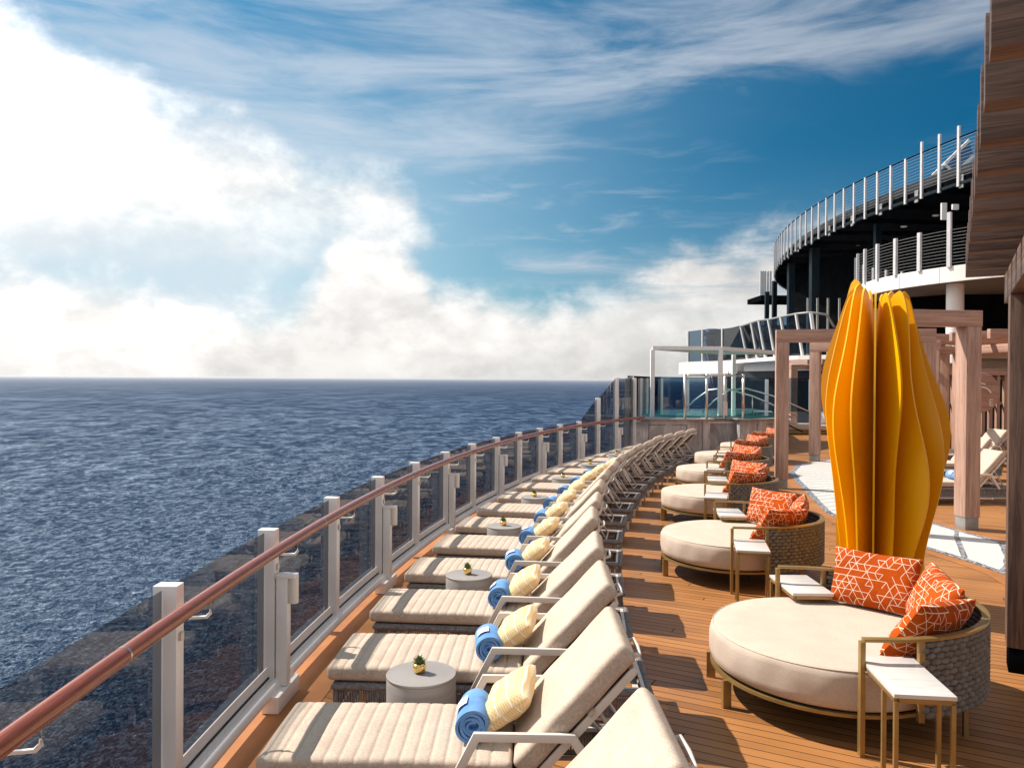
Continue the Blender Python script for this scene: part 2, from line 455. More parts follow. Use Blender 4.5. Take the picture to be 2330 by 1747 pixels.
def make_sea():
    m = bpy.data.materials.new('sea_water'); m.use_nodes = True
    nt = m.node_tree; nt.nodes.clear()
    out = node(nt, 'ShaderNodeOutputMaterial')
    o = objco(nt)
    a = noise(nt, mapping(nt, o, (.75, 1, 1), rot=(0, 0, .25)), .42, 6, .68, .4)
    b = noise(nt, mapping(nt, o, (.45, 1, 1), rot=(0, 0, -.2)), .04, 5, .55, .2)
    big = noise(nt, mapping(nt, o, (.6, 1, 1)), .0045, 4)
    cbig = noise(nt, mapping(nt, o, (.4, 1, 1)), .0011, 3)
    bp_ = node(nt, 'ShaderNodeBump'); nt.links.new((a + b * 1.3).o, bp_.inputs['Height'])
    bp_.inputs['Distance'].default_value = 3.2; bp_.inputs['Strength'].default_value = 1.0
    fr = node(nt, 'ShaderNodeFresnel'); fr.inputs[0].default_value = 1.34; nt.links.new(bp_.outputs[0], fr.inputs['Normal'])
    df = node(nt, 'ShaderNodeBsdfDiffuse'); nt.links.new(bp_.outputs[0], df.inputs['Normal'])
    c = mixc(nt, cbig.step(.35, .65), (.002, .021, .066), (.003, .028, .082))
    spk = noise(nt, mapping(nt, o, (.8, 1, 1)), 1.5, 2, .5).step(.64, .70) * a.step(.50, .58)
    sparkle_foam = (a.step(.72, .78) * .35 + spk) * (big.step(.42, .6) * .7 + .3)  # white specks paint sun sparkle into the water colour, beside some foam
    c = mixc(nt, sparkle_foam, c, (.8, .8, .78))
    nt.links.new(c.o, df.inputs[0])
    gl = node(nt, 'ShaderNodeBsdfGlossy'); gl.inputs['Roughness'].default_value = .27
    gl.inputs[0].default_value = (.66, .82, 1, 1); nt.links.new(bp_.outputs[0], gl.inputs['Normal'])
    mx = node(nt, 'ShaderNodeMixShader')
    # wave slopes hide most of the mirror at grazing angles, so the reflectance levels off
    f = S(nt, fr.outputs[0]).m('POWER', .8) * .78
    # patchiness of the sea at every scale: chop close by, swell and gust streaks farther out
    ox, oy, oz = xyz(nt, o)
    ld = ((ox * ox) + (oy * oy)).m('SQRT').m('MAXIMUM', 1.0).m('LOGARITHM', 2.0)
    mod = None
    for k, size in enumerate((1.6, 6.0, 22.0, 80.0, 300.0, 1200.0)):
        n_ = noise(nt, mapping(nt, o, (1.8, 1, 1), rot=(0, 0, .25 - .1 * k), loc=(13 * k, 7, 0)), 1.7 / size, 5, .68, .5)
        w_ = (ld - (7.1 + 1.05 * k)).m('ABSOLUTE').step(1.6, .2)
        t_ = n_.step(.38, .64) * w_ * (1.1, 1.0, .85, .65, .45, .35)[k]
        mod = t_ if mod is None else mod + t_
    far = ld.step(9.5, 14.0)
    f = f * ((mod - .22).m('MAXIMUM', 0.0) * (far.inv() * .90 + .55) + (far * .36 + .09))
    nt.links.new(f.cl().o, mx.inputs[0]); nt.links.new(df.outputs[0], mx.inputs[1]); nt.links.new(gl.outputs[0], mx.inputs[2])
    nt.links.new(mx.outputs[0], out.inputs[0])
    return m
M_sea = make_sea()


# ------------------------------------------------------------------ mesh helpers
class MB:
    def __init__(s): s.v = []; s.f = []; s.uv = None
    def add(s, vs, fs):
        n = len(s.v); s.v += [tuple(v) for v in vs]; s.f += [tuple(i + n for i in f) for f in fs]; return s
    def box(s, x0, x1, y0, y1, z0, z1, M=None):
        vs = [(x, y, z) for z in (z0, z1) for y in (y0, y1) for x in (x0, x1)]
        if M is not None: vs = [M @ Vector(v) for v in vs]
        return s.add(vs, [(0, 2, 3, 1), (4, 5, 7, 6), (0, 1, 5, 4), (2, 6, 7, 3), (0, 4, 6, 2), (1, 3, 7, 5)])
    def prism(s, poly, z0, z1):
        n = len(poly)
        vs = [(x, y, z0) for x, y in poly] + [(x, y, z1) for x, y in poly]
        return s.add(vs, [tuple(range(n))[::-1], tuple(range(n, 2 * n))] + [(i, (i + 1) % n, n + (i + 1) % n, n + i) for i in range(n)])
    def sweep(s, pts, prof, up=(0, 0, 1), closed=False):
        """sweep a 2-D profile [(side, up)] along pts, mitred"""
        P = [Vector(p) for p in pts]; n = len(P); m = len(prof); U = Vector(up)
        vs = []
        for i in range(n):
            if closed: a, b = P[i] - P[i - 1], P[(i + 1) % n] - P[i]
            else:
                a = P[i] - P[i - 1] if i else P[1] - P[0]
                b = P[i + 1] - P[i] if i < n - 1 else P[-1] - P[-2]
            a.normalize(); b.normalize()
            t = (a + b)
            if t.length < 1e-6: t = b.copy()
            t.normalize()
            side = t.cross(U)
            if side.length < 1e-4: side = t.cross(Vector((1, 0, 0)))
            side.normalize()
            upv = side.cross(t).normalized()
            # mitre: stretch in the bend plane
            k = 1 / max(.35, t.dot(b))
            bend = (b - a)
            for (sx, sy) in prof:
                off = side * sx + upv * sy
                if bend.length > 1e-5:
                    bd = bend.normalized(); c_ = off.dot(bd); off = off + bd * c_ * (k - 1)
                vs.append(P[i] + off)
        fs = []
        for i in range(n if closed else n - 1):
            j = (i + 1) % n
            for q in range(m):
                r_ = (q + 1) % m
                fs.append((i * m + q, i * m + r_, j * m + r_, j * m + q))
        if not closed:
            fs.append(tuple(range(m))[::-1]); fs.append(tuple((n - 1) * m + q for q in range(m)))
        return s.add(vs, fs)
    def bar(s, pts, w_, h_, up=(0, 0, 1), closed=False):
        a, b = w_ / 2, h_ / 2
        return s.sweep(pts, [(-a, -b), (a, -b), (a, b), (-a, b)], up, closed)
    def tube(s, pts, r_, n=10, up=(0, 0, 1), closed=False, r2=None):
        r2 = r2 or r_
        return s.sweep(pts, [(r_ * math.cos(2 * PI * i / n), r2 * math.sin(2 * PI * i / n)) for i in range(n)], up, closed)
    def lathe(s, prof, n=32, c=(0, 0), cap=True):
        m = len(prof)
        vs = [(c[0] + r_ * math.cos(2 * PI * i / n), c[1] + r_ * math.sin(2 * PI * i / n), z) for r_, z in prof for i in range(n)]
        fs = [(k * n + i, k * n + (i + 1) % n, (k + 1) * n + (i + 1) % n, (k + 1) * n + i) for k in range(m - 1) for i in range(n)]
        if cap: fs += [tuple(range(n))[::-1], tuple((m - 1) * n + i for i in range(n))]
        return s.add(vs, fs)
    def build(s, name, m, parent=None, smooth=False, bevel=0.0, uv=None, angle=None, seg=2):
        me = bpy.data.meshes.new(name)
        me.from_pydata(s.v, [], s.f); me.update()
        if uv:
            l = me.uv_layers.new(name='UVMap')
            for lp in me.loops: l.data[lp.index].uv = uv[lp.vertex_index]
        if bevel:
            bm = bmesh.new(); bm.from_mesh(me)
            es = [e for e in bm.edges if len(e.link_faces) == 2 and e.calc_face_angle(0) > .5]
            bmesh.ops.bevel(bm, geom=es, offset=bevel, segments=seg, affect='EDGES', profile=.6, clamp_overlap=True)
            bm.to_mesh(me); bm.free(); smooth = True; angle = angle or 35
        me.materials.append(m)
        if smooth:
            for p in me.polygons: p.use_smooth = True
            if angle: me.set_sharp_from_angle(angle=R(angle))
        o = bpy.data.objects.new(name, me); col.objects.link(o)
        if parent: o.parent = parent
        return o


def tag(o, label=None, cat=None, group=None, kind=None):
    if label: o['label'] = label
    if cat: o['category'] = cat
    if group: o['group'] = group
    if kind: o['kind'] = kind
    return o
def thing(name, label, cat, loc=(0, 0, 0), rz=0, group=None):
    o = bpy.data.objects.new(name, None); col.objects.link(o)
    o.location = loc; o.rotation_euler = (0, 0, rz); o.empty_display_size = .2
    return tag(o, label, cat, group)
def dup(o, parent=None):
    c = o.copy(); col.objects.link(c)
    if parent: c.parent = parent
    for ch in list(o.children): dup(ch, c)
    return c
def place(o, loc, rz, label):
    o.location = loc; o.rotation_euler = (o.rotation_euler[0], o.rotation_euler[1], rz); o['label'] = label


def softbox(L, W, T, r_, nx, ny, nz, f=None, xs=None):
    def ax(l, n, rr, cs=None):
        h = l / 2
        core = [-h + rr + (l - 2 * rr) * i / n for i in range(n + 1)]
        if cs: core = [core[0]] + [c_ for c_ in cs if -h + rr + .001 < c_ < h - rr - .001] + [core[-1]]
        e = [-h, -h + rr * .3, -h + rr * .65]
        return e + core + [-a for a in e[::-1]]
    A = [ax(L, nx, r_, xs), ax(W, ny, r_), ax(T, nz, min(r_, T / 2 - 1e-4))]
    half = [L / 2, W / 2, T / 2]
    idx = {}; mb = MB(); nor = []
    def vert(p):
        k = tuple(round(c_, 5) for c_ in p)
        if k not in idx:
            q = [max(-half[i] + r_, min(half[i] - r_, p[i])) for i in range(3)]
            n = Vector([p[i] - q[i] for i in range(3)])
            if n.length < 1e-9: n = Vector((0, 0, 1))
            n.normalize()
            v = Vector(q) + n * r_
            if f: v = f(v, n)
            idx[k] = len(mb.v); mb.v.append(tuple(v))
        return idx[k]
    for a, b, c_ in ((0, 1, 2), (1, 2, 0), (2, 0, 1)):
        for sgn in (-1, 1):
            for i in range(len(A[a]) - 1):
                for j in range(len(A[b]) - 1):
                    q = []
                    for u, v in ((i, j), (i + 1, j), (i + 1, j + 1), (i, j + 1)):
                        p = [0, 0, 0]; p[a] = A[a][u]; p[b] = A[b][v]; p[c_] = sgn * half[c_]
                        q.append(vert(p))
                    mb.f.append(tuple(q if sgn > 0 else q[::-1]))
    return mb


def pillow(W, H, T, n=22, seed=1, slump=0.0):
    rnd = random.Random(seed)
    ph = [rnd.uniform(0, 6) for _ in range(6)]
    mb = MB(); uv = []
    def pt(i, j, s_):
        x = -1 + 2 * i / n; y = -1 + 2 * j / n
        x = math.copysign(1 - (1 - abs(x)) ** 1.25, x); y = math.copysign(1 - (1 - abs(y)) ** 1.25, y)
        e = max(0, (1 - abs(x) ** 2.6)) * max(0, (1 - abs(y) ** 2.6))
        z = s_ * T / 2 * e ** .42
        z += .008 * math.sin(5 * x + ph[0]) * math.sin(4 * y + ph[1]) * e + .004 * math.sin(11 * x + 7 * y + ph[2]) * e
        px = x * W / 2 * (1 - .055 * (1 - y * y)); py = y * H / 2 * (1 - .06 * (1 - x * x))
        z += slump * (px / W) ** 2
        uv.append((px, py + (0 if s_ > 0 else .013)))
        return (px, py, z)
    for s_ in (1, -1):
        o = len(mb.v)
        for j in range(n + 1):
            for i in range(n + 1): mb.v.append(pt(i, j, s_))
        for j in range(n):
            for i in range(n):
                q = (o + j * (n + 1) + i, o + j * (n + 1) + i + 1, o + (j + 1) * (n + 1) + i + 1, o + (j + 1) * (n + 1) + i)
                mb.f.append(q if s_ > 0 else q[::-1])
    return mb, uv


def text_mesh(txt, size):
    cu = bpy.data.curves.new('t', 'FONT'); cu.body = txt; cu.size = size; cu.align_x = 'CENTER'; cu.align_y = 'CENTER'
    o = bpy.data.objects.new('t', cu)
    me = bpy.data.meshes.new_from_object(o)
    vs = [tuple(v.co) for v in me.vertices]; fs = [tuple(p.vertices) for p in me.polygons]
    bpy.data.objects.remove(o); bpy.data.curves.remove(cu); bpy.data.meshes.remove(me)
    return vs, fs


# the whole promenade is laid out on one big circle
CX, CY = 39.43, 3.37
def arc(rad, th, z=0.0):
    return Vector((CX - rad * math.cos(th), CY + rad * math.sin(th), z))
RR = 41.22


# ------------------------------------------------------------------ setting: sea, deck, mosaic
mb = MB(); E_ = 90000
mb.add([(-E_, -E_, -45), (E_, -E_, -45), (E_, E_, -45), (-E_, E_, -45)], [(0, 1, 2, 3)])
tag(mb.build('sea', M_sea), kind='structure')

mb = MB(); N = 60
th = [-.45 + 1.75 * i / N for i in range(N + 1)]
rs = [40.86, 34, 27, 20, 10]
for t_ in th:
    for r_ in rs: mb.v.append(tuple(arc(r_, t_)))
for i in range(N):
    for j in range(len(rs) - 1):
        a = i * len(rs) + j; mb.f.append((a, a + len(rs), a + len(rs) + 1, a + 1))
tag(mb.build('deck', M_deck), kind='structure')
mb = MB()
for t_ in th: mb.v += [tuple(arc(41.36, t_, -.01)), tuple(arc(40.83, t_, .004))]
for i in range(N): mb.f.append((2 * i, 2 * i + 2, 2 * i + 3, 2 * i + 1))
tag(mb.build('deck_margin', M_margin), kind='structure')
mb = MB()
for t_ in th: mb.v += [tuple(arc(41.361, t_, -.012)), tuple(arc(41.45, t_, -45.2))]
for i in range(N): mb.f.append((2 * i, 2 * i + 1, 2 * i + 3, 2 * i + 2))
tag(mb.build('ship_side', M_hull), kind='structure')

lf = [(4.6, 6.6), (5.3, 7.5), (5.72, 8.4), (5.9, 9.3), (5.86, 9.9), (5.74, 10.6), (5.58, 11.5), (5.45, 12.5), (5.5, 13.6), (5.78, 14.8), (6.15, 16.3), (6.55, 18.0), (7.0, 19.6), (7.95, 21.6), (9.3, 22.8)]
rt = [(7.3, 5.6), (7.3, 7.0), (7.28, 8.5), (7.2, 10.0), (7.08, 11.2), (6.97, 11.9), (6.9, 12.5), (6.9, 13.2), (7.05, 14.2), (7.4, 15.2), (7.85, 16.5), (8.35, 18.0), (8.9, 19.4), (9.6, 20.8), (10.6, 22.0)]
mb = MB(); uv = []; v_ = 0
for i in range(len(lf)):
    if i: v_ += math.dist(((lf[i][0] + rt[i][0]) / 2, (lf[i][1] + rt[i][1]) / 2), ((lf[i - 1][0] + rt[i - 1][0]) / 2, (lf[i - 1][1] + rt[i - 1][1]) / 2))
    for k in range(5):
        t_ = k / 4
        mb.v.append((lf[i][0] * (1 - t_) + rt[i][0] * t_, lf[i][1] * (1 - t_) + rt[i][1] * t_, .008)); uv.append((t_, v_))
for i in range(len(lf) - 1):
    for k in range(4):
        a = i * 5 + k; mb.f.append((a, a + 1, a + 6, a + 5))
tag(mb.build('mosaic_path', M_mosaic, uv=uv), kind='structure')
for name_, line, sg in (('path_border', lf, -1), ('path_edging', rt, 1)):
    mb = MB()
    for i, p in enumerate(line):
        q0 = Vector(line[max(0, i - 1)]); q1 = Vector(line[min(len(line) - 1, i + 1)])
        t_ = (q1 - q0).normalized(); nrm = Vector((t_.y, -t_.x)) * sg
        a = Vector(p); b = a + nrm * .2
        mb.v += [(a.x, a.y, .0045), (b.x, b.y, .0045)]
    for i in range(len(line) - 1): mb.f.append((2 * i, 2 * i + 1, 2 * i + 3, 2 * i + 2))
    tag(mb.build(name_, M_margin), kind='structure')


# ------------------------------------------------------------------ glass railing
PS = 1.5 / RR
TH0 = .0165                      # first post ahead of the camera's left
rail = thing('glass_railing', 'curved ship railing of smoked glass panels, white posts and a round mahogany handrail', 'railing')
nposts = 17
def post_h(i): return {14: 1.8, 15: 2.36, 16: 2.36}.get(i, 1.22) if i >= 14 else 1.22
pth = [TH0 + PS * (i - 2) for i in range(nposts)]   # index 2 is the large post near the left edge
for i, t_ in enumerate(pth):
    M = Matrix.Translation(arc(RR, t_)) @ Matrix.Rotation(-t_, 4, 'Z')
    h = post_h(i)
    p = MB().box(-.062, .062, -.045, .045, .06, h).build('post', M_white, rail, bevel=.004)
    p.matrix_local = M
    q = MB().box(.062, .075, -.02, .02, .93, .97).build('glass_clamp', M_steel, p)
    if i % 2 == 1 or i == 0:
        lb = MB().box(.075, .155, -.05, .03, .12, .88).build('service_column', M_white, rail, bevel=.004)
        lb.matrix_local = M
        MB().box(.045, .165, -.24, .20, .0, .115).build('foot_block', M_white, lb, bevel=.005)
        MB().box(.07, .21, -.055, .035, .88, .905).build('lamp_cap', M_white, lb, bevel=.004)
        MB().lathe([(.038, .70), (.038, .895), (.032, .9)], 18, (.185, -.01)).build('lamp_cylinder', M_cream_metal, lb, smooth=True, angle=40)
    # small bracket that carries the handrail
    br = MB().tube([(.05, .04, 1.03), (.09, .085, 1.02), (.16, .10, 1.02), (.18, .10, 1.04), (.18, .10, 1.11)], .009, 8)
    b = br.build('rail_bracket', M_white, rail, smooth=True); b.matrix_local = M
def fine(t0, t1, n): return [t0 + (t1 - t0) * i / n for i in range(n + 1)]
t_end = pth[-1] + .01
for i in range(-1, nposts - 1):
    t0 = (pth[i] if i >= 0 else pth[0] - PS) + .05 / RR; t1 = pth[i + 1] - .05 / RR
    h0 = min(post_h(max(i, 0)), 2.36) - .02; h1 = post_h(i + 1) - .02
    if i < 13: h0 = h1 = 1.2
    if i == 13: h0 = 1.2; h1 = 1.78
    mb = MB(); ts = fine(t0, t1, 3)
    for k, t_ in enumerate(ts):
        hh = h0 + (h1 - h0) * k / 3
        for rad in (RR + .012, RR + .002):
            mb.v += [tuple(arc(rad, t_, .13)), tuple(arc(rad, t_, hh))]
    for k in range(3):
        a = 4 * k
        mb.f += [(a, a + 4, a + 5, a + 1)]
    mb.build('glass_panel', M_glass, rail)
ts = fine(pth[0] - PS, t_end, 110)
mb = MB(); pr = [(.038 * math.cos(2 * PI * k / 20), .038 * math.sin(2 * PI * k / 20)) for k in range(20)]
mb.sweep([arc(41.04, t_, 1.14) for t_ in ts], pr)
uv = [(k // 20 * .3, (k % 20) / 20) for k in range(len(mb.v))]
hr = mb.build('handrail', M_rail, rail, smooth=True, uv=uv, angle=60)
for k in range(-1, 12, 1):
    t_ = TH0 + PS * (k + .45) - PS
    if k % 2: continue
    mb = MB().tube([arc(41.04, t_ - .007 / RR, 1.14), arc(41.04, t_ + .007 / RR, 1.14)], .0392, 20)
    mb.build('rail_joint', M_steel, hr, smooth=True, angle=40)
MB().tube([arc(41.15, t_, .125) for t_ in ts], .045, 16).build('base_tube', M_white, rail, smooth=True)
MB().bar([arc(RR - .032, t_, .130) for t_ in ts], .060, .07).build('base_sill', M_white, rail)
MB().bar([arc(RR - .020, t_, .172) for t_ in ts], .014, .012).build('black_gasket', M_rubber, rail)
MB().bar([arc(RR - .016, t_, .215) for t_ in ts], .008, .072).build('glass_channel', M_white, rail)


# ------------------------------------------------------------------ sun loungers
LN = 2.10
def make_lounger():
    root = thing('sun_lounger', 'x', 'sun lounger', group='beige sun loungers in the curved row along the railing')
    px = .075; L = 1.275
    seams = [-L / 2 + .045 + px * k for k in range(17)]
    cuts = sorted(c_ for s_ in seams for c_ in (s_ - .0055, s_, s_ + .0055, s_ + px * .33, s_ + px * .67))
    def quilt(v, n):
        if n.z > .2:
            d = min(abs(v.x - s_) for s_ in seams)
            drop = .0062 if d < .001 else (.0014 if d < .007 else 0)
            v.z -= drop * n.z
            k = n.z
            v.z += (.003 * math.sin(5 * v.x + 2) + .004 * math.sin(9 * v.y + 1)) * k
        v.y += .003 * math.sin(7 * v.x)
        return v
    o = softbox(L, .70, .105, .036, 10, 10, 2, quilt, xs=cuts).build('seat_cushion', M_fab, root, smooth=True)
    o.location = (L / 2, 0, .375)
    def bk(v, n):
        v.z += .004 * math.sin(4 * v.x + 1) * math.sin(5 * v.y + 2) * max(0, n.z) + .002 * math.sin(17 * v.x + 9 * v.y)
        return v
    pip = MB()
    hL = L / 2 - .03; hW = .35 - .008
    a = R(48)
    o = softbox(.81, .70, .112, .034, 20, 12, 3, bk).build('back_cushion', M_fab, root, smooth=True)
    o.rotation_euler = (0, -a, 0)
    c_ = Vector((1.275, 0, .405)) + Vector((math.cos(a), 0, math.sin(a))) * .405 + Vector((-math.sin(a), 0, math.cos(a))) * -.045
    o.location = c_
    st = MB().box(-.015, .02, -.358, .358, -.075, -.055).build('cushion_strap', M_fab, o)
    st.location = (.05, 0, .0)
    # backrest frame behind the cushion
    bf = MB()
    for s_ in (-1, 1): bf.bar([(-.42, s_ * .325, -.085), (.34, s_ * .325, -.085)], .022, .04)
    bf.bar([(.34, -.335, -.085), (.34, .335, -.085)], .03, .03)
    bf.bar([(-.05, -.325, -.085), (-.05, .325, -.085)], .03, .02)
    bf.tube([(.33, -.13, -.09), (.385, -.12, -.12), (.39, 0, -.125), (.385, .12, -.12), (.33, .13, -.09)], .011, 8)
    f_ = bf.build('backrest_frame', M_cream_metal, root, bevel=.003); f_.rotation_euler = (0, -a, 0); f_.location = c_
    sl = MB().box(-.40, .32, -.312, .312, -.078, -.066).build('backrest_sling', M_sling, root); sl.rotation_euler = (0, -a, 0); sl.location = c_
    # props from the backrest down to the frame
    q = c_ + Vector((math.cos(a), 0, math.sin(a))) * .06 + Vector((-math.sin(a), 0, math.cos(a))) * -.10
    for s_ in (-1, 1):
        MB().tube([(q.x, s_ * .24, q.z), (1.93, s_ * .21, .30)], .011, 8).build('support_strut', M_cream_metal, root, smooth=True)
        MB().tube([(q.x - .12, s_ * .27, q.z - .13), (1.78, s_ * .27, .29)], .009, 8).build('support_strut', M_cream_metal, root, smooth=True)
        arm = MB().bar([(.965, s_ * .372, .29), (1.10, s_ * .372, .557), (1.57, s_ * .372, .557), (1.73, s_ * .372, .29)], .042, .026, up=(0, 1, 0))
        # (width lies across the lounger)
        arm.build('armrest', M_cream_metal, root, bevel=.004)
    MB().tube([(1.93, -.23, .30), (1.93, .23, .30)], .010, 8).build('strut_bar', M_cream_metal, root, smooth=True)
    # rope-wound box
    x0, x1, y_ = .06, LN, .335
    rp = MB()
    rp.tube([(x0, -y_, .29), (x1, -y_, .29), (x1, y_, .29), (x0, y_, .29)], .026, 10, closed=True)
    rp.tube([(x0, -y_, .15), (x1, -y_, .15), (x1, y_, .15), (x0, y_, .15)], .017, 8, closed=True)
    st = .0155
    def strand(x, y, nx, ny):
        w_ = .0052; rp.box(x - (w_ if nx else .004), x + (w_ if nx else .004), y - (.004 if nx else w_), y + (.004 if nx else w_), .15, .29)
    n = int((x1 - x0) / st)
    for i in range(n + 1):
        x = x0 + (x1 - x0) * i / n
        if i % 18 == 0:
            for s_ in (-1, 1): rp.box(x - .012, x + .012, s_ * y_ - .01, s_ * y_ + .01, .15, .29)
            continue
        strand(x, -y_, 1, 0); strand(x, y_, 1, 0)
    n = int(2 * y_ / st)
    for i in range(1, n): strand(x0, -y_ + 2 * y_ * i / n, 0, 1); strand(x1, -y_ + 2 * y_ * i / n, 0, 1)
    rp.build('rope_weave', M_rope, root)
    fr = MB()
    for s_ in (-1, 1): fr.bar([(x0 + .03, s_ * (y_ - .035), .30), (x1 - .03, s_ * (y_ - .035), .30)], .02, .02)
    for xx in (x0 + .03, 1.27, x1 - .035): fr.bar([(xx, -y_ + .03, .302), (xx, y_ - .03, .302)], .022, .022)
    for xx in (x0 + .05, x1 - .03): fr.bar([(xx, -y_ + .005, .12), (xx, y_ - .005, .12)], .045, .018)
    for s_ in (-1, 1): fr.bar([(x0 + .05, s_ * (y_ - .01), .12), (x1 - .03, s_ * (y_ - .01), .12)], .022, .018)
    fr.build('frame', M_cream_metal, root)
    MB().box(x0 + .02, 1.30, -y_ + .02, y_ - .02, .312, .322).build('seat_sling', M_sling, root)
    for xx in (x0 + .06, x1 - .03):
        for s_ in (-1, 1):
            MB().box(xx - .018, xx + .018, s_ * (y_ - .04) - .018, s_ * (y_ - .04) + .018, 0, .111).build('leg', M_cream_metal, root)
    return root


def make_towel():
    root = thing('rolled_towel', 'x', 'towel', group='rolled blue towels on the loungers')
    mb = MB(); n = 150; turns = 3.6; hw = .135
    def P_(t_, k):
        ang = t_ * turns * 2 * PI + .7
        rad = .018 + .062 * t_ + .003 * math.sin(ang * 2.3)
        return rad * math.cos(ang) * 1.02, rad * math.sin(ang) * .92
    th_ = .0085
    for i in range(n + 1):
        t_ = i / n; x, z = P_(t_, 0); l = math.hypot(x, z) or 1
        for sgn in (1, -1):
            xx = x + sgn * th_ * x / l; zz = z + sgn * th_ * z / l
            for k, yy in enumerate((-1, -.93, -.5, 0, .5, .93, 1)):
                wob = .006 * math.sin(t_ * 23) if abs(yy) > .9 else 0
                pinch = .8 if abs(yy) == 1 else 1
                xx2 = x + (xx - x) * pinch; zz2 = z + (zz - z) * pinch
                mb.v.append((xx2, yy * hw + wob, zz2))
    for i in range(n):
        a = i * 14; b = a + 14
        for k in range(6):
            mb.f.append((a + k, a + k + 1, b + k + 1, b + k)); mb.f.append((a + 7 + k, b + 7 + k, b + 8 + k, a + 8 + k))
        mb.f.append((a, b, b + 7, a + 7)); mb.f.append((a + 6, a + 13, b + 13, b + 6))
    mb.f.append(tuple(list(range(0, 7)) + list(range(13, 6, -1)))); e = n * 14
    mb.f.append(tuple(list(range(e, e + 7)) + list(range(e + 13, e + 6, -1))))
    mb.build('terry_roll', M_towel, root, smooth=True, angle=55)
    # core so that no light leaks through the spiral
    MB().tube([(0, -hw + .03, 0), (0, hw - .03, 0)], .058, 16, r2=.052).build('inner_fold', M_towel, root, smooth=True)
    Rr = .0895
    def wrap(u, v, lift):
        ang = R(128) - u / Rr
        return ((Rr + lift) * math.cos(ang) * 1.02, v, (Rr + lift) * math.sin(ang) * .92)
    mb = MB(); nn = 8
    for i in range(nn + 1):
        for v in (-.045, .045): mb.v.append(wrap(-.04 + .08 * i / nn, v, .003))
    for i in range(nn): mb.f.append((2 * i, 2 * i + 1, 2 * i + 3, 2 * i + 2))
    pa = mb.build('white_patch', M_logo, root, smooth=True)
    vs, fs = text_mesh('NCL', .038)
    # letters run along the roll, read from the foot of the lounger
    MB().add([wrap(v[1] * 1.35 + .004, -v[0] * 1.0, .0045) for v in vs], fs).build('letters', M_patchblue, root)
    return root


def make_cushion():
    mb, uv = pillow(.45, .31, .175, 20, 3)
    o = mb.build('throw_pillow', M_lemon, None, smooth=True, uv=uv)
    o.data.transform(Matrix.Rotation(R(90), 4, 'X')); o.data.transform(Matrix.Rotation(R(90), 4, 'Z'))
    o.data.transform(Matrix.Rotation(R(50), 4, 'Y'))
    return tag(o, 'x', 'pillow', 'yellow knitted pillows on the loungers')


def make_table():
    root = thing('side_table', 'x', 'side table', group='round grey side tables between the loungers')
    MB().lathe([(.209, 0), (.212, .01), (.212, .468), (.210, .474), (.205, .476)], 64, cap=False).build('drum', M_table, root, smooth=True, angle=40)
    MB().lathe([(.2115, .4765), (.2135, .479), (.2135, .490), (.211, .4925)], 64).build('tabletop', M_table, root, smooth=True, angle=40)
    return root


def make_plant():
    root = thing('potted_succulent', 'x', 'potted plant', group='succulents in gold pots on the grey tables')
    MB().lathe([(.016, 0), (.026, .004), (.033, .018), (.034, .032), (.029, .052), (.026, .05), (.028, .03), (.02, .01)], 26, cap=False).build('pot', M_gold, root, smooth=True)
    MB().lathe([(.027, .043), (.0, .047)], 20, cap=False).build('soil', M_soil, root)
    mb = MB(); rn = random.Random(4)
    for k in range(38):
        a = k * 2.4; tilt = .15 + 1.15 * k / 38; l = .026 + .014 * rn.random(); w_ = .0095
        d = Vector((math.cos(a) * math.sin(tilt), math.sin(a) * math.sin(tilt), math.cos(tilt)))
        s_ = Vector((-math.sin(a), math.cos(a), 0)); b = Vector((0, 0, .046)) + d * .004
        n_ = d.cross(s_)
        p0, p1, p2 = b, b + d * l * .55, b + d * l + Vector((0, 0, .006))
        mb.add([p0 - s_ * .002, p0 + s_ * .002, p1 + s_ * w_ + n_ * .0015, p1 - s_ * w_ + n_ * .0015, p2, p1 - n_ * .003],
               [(0, 1, 2, 5), (0, 5, 3), (5, 2, 4), (5, 4, 3), (1, 0, 3, 2), (2, 3, 4)])
    mb.build('leaves', M_leaf, root)
    root.scale = (1.22, 1.22, 1.22)
    return root


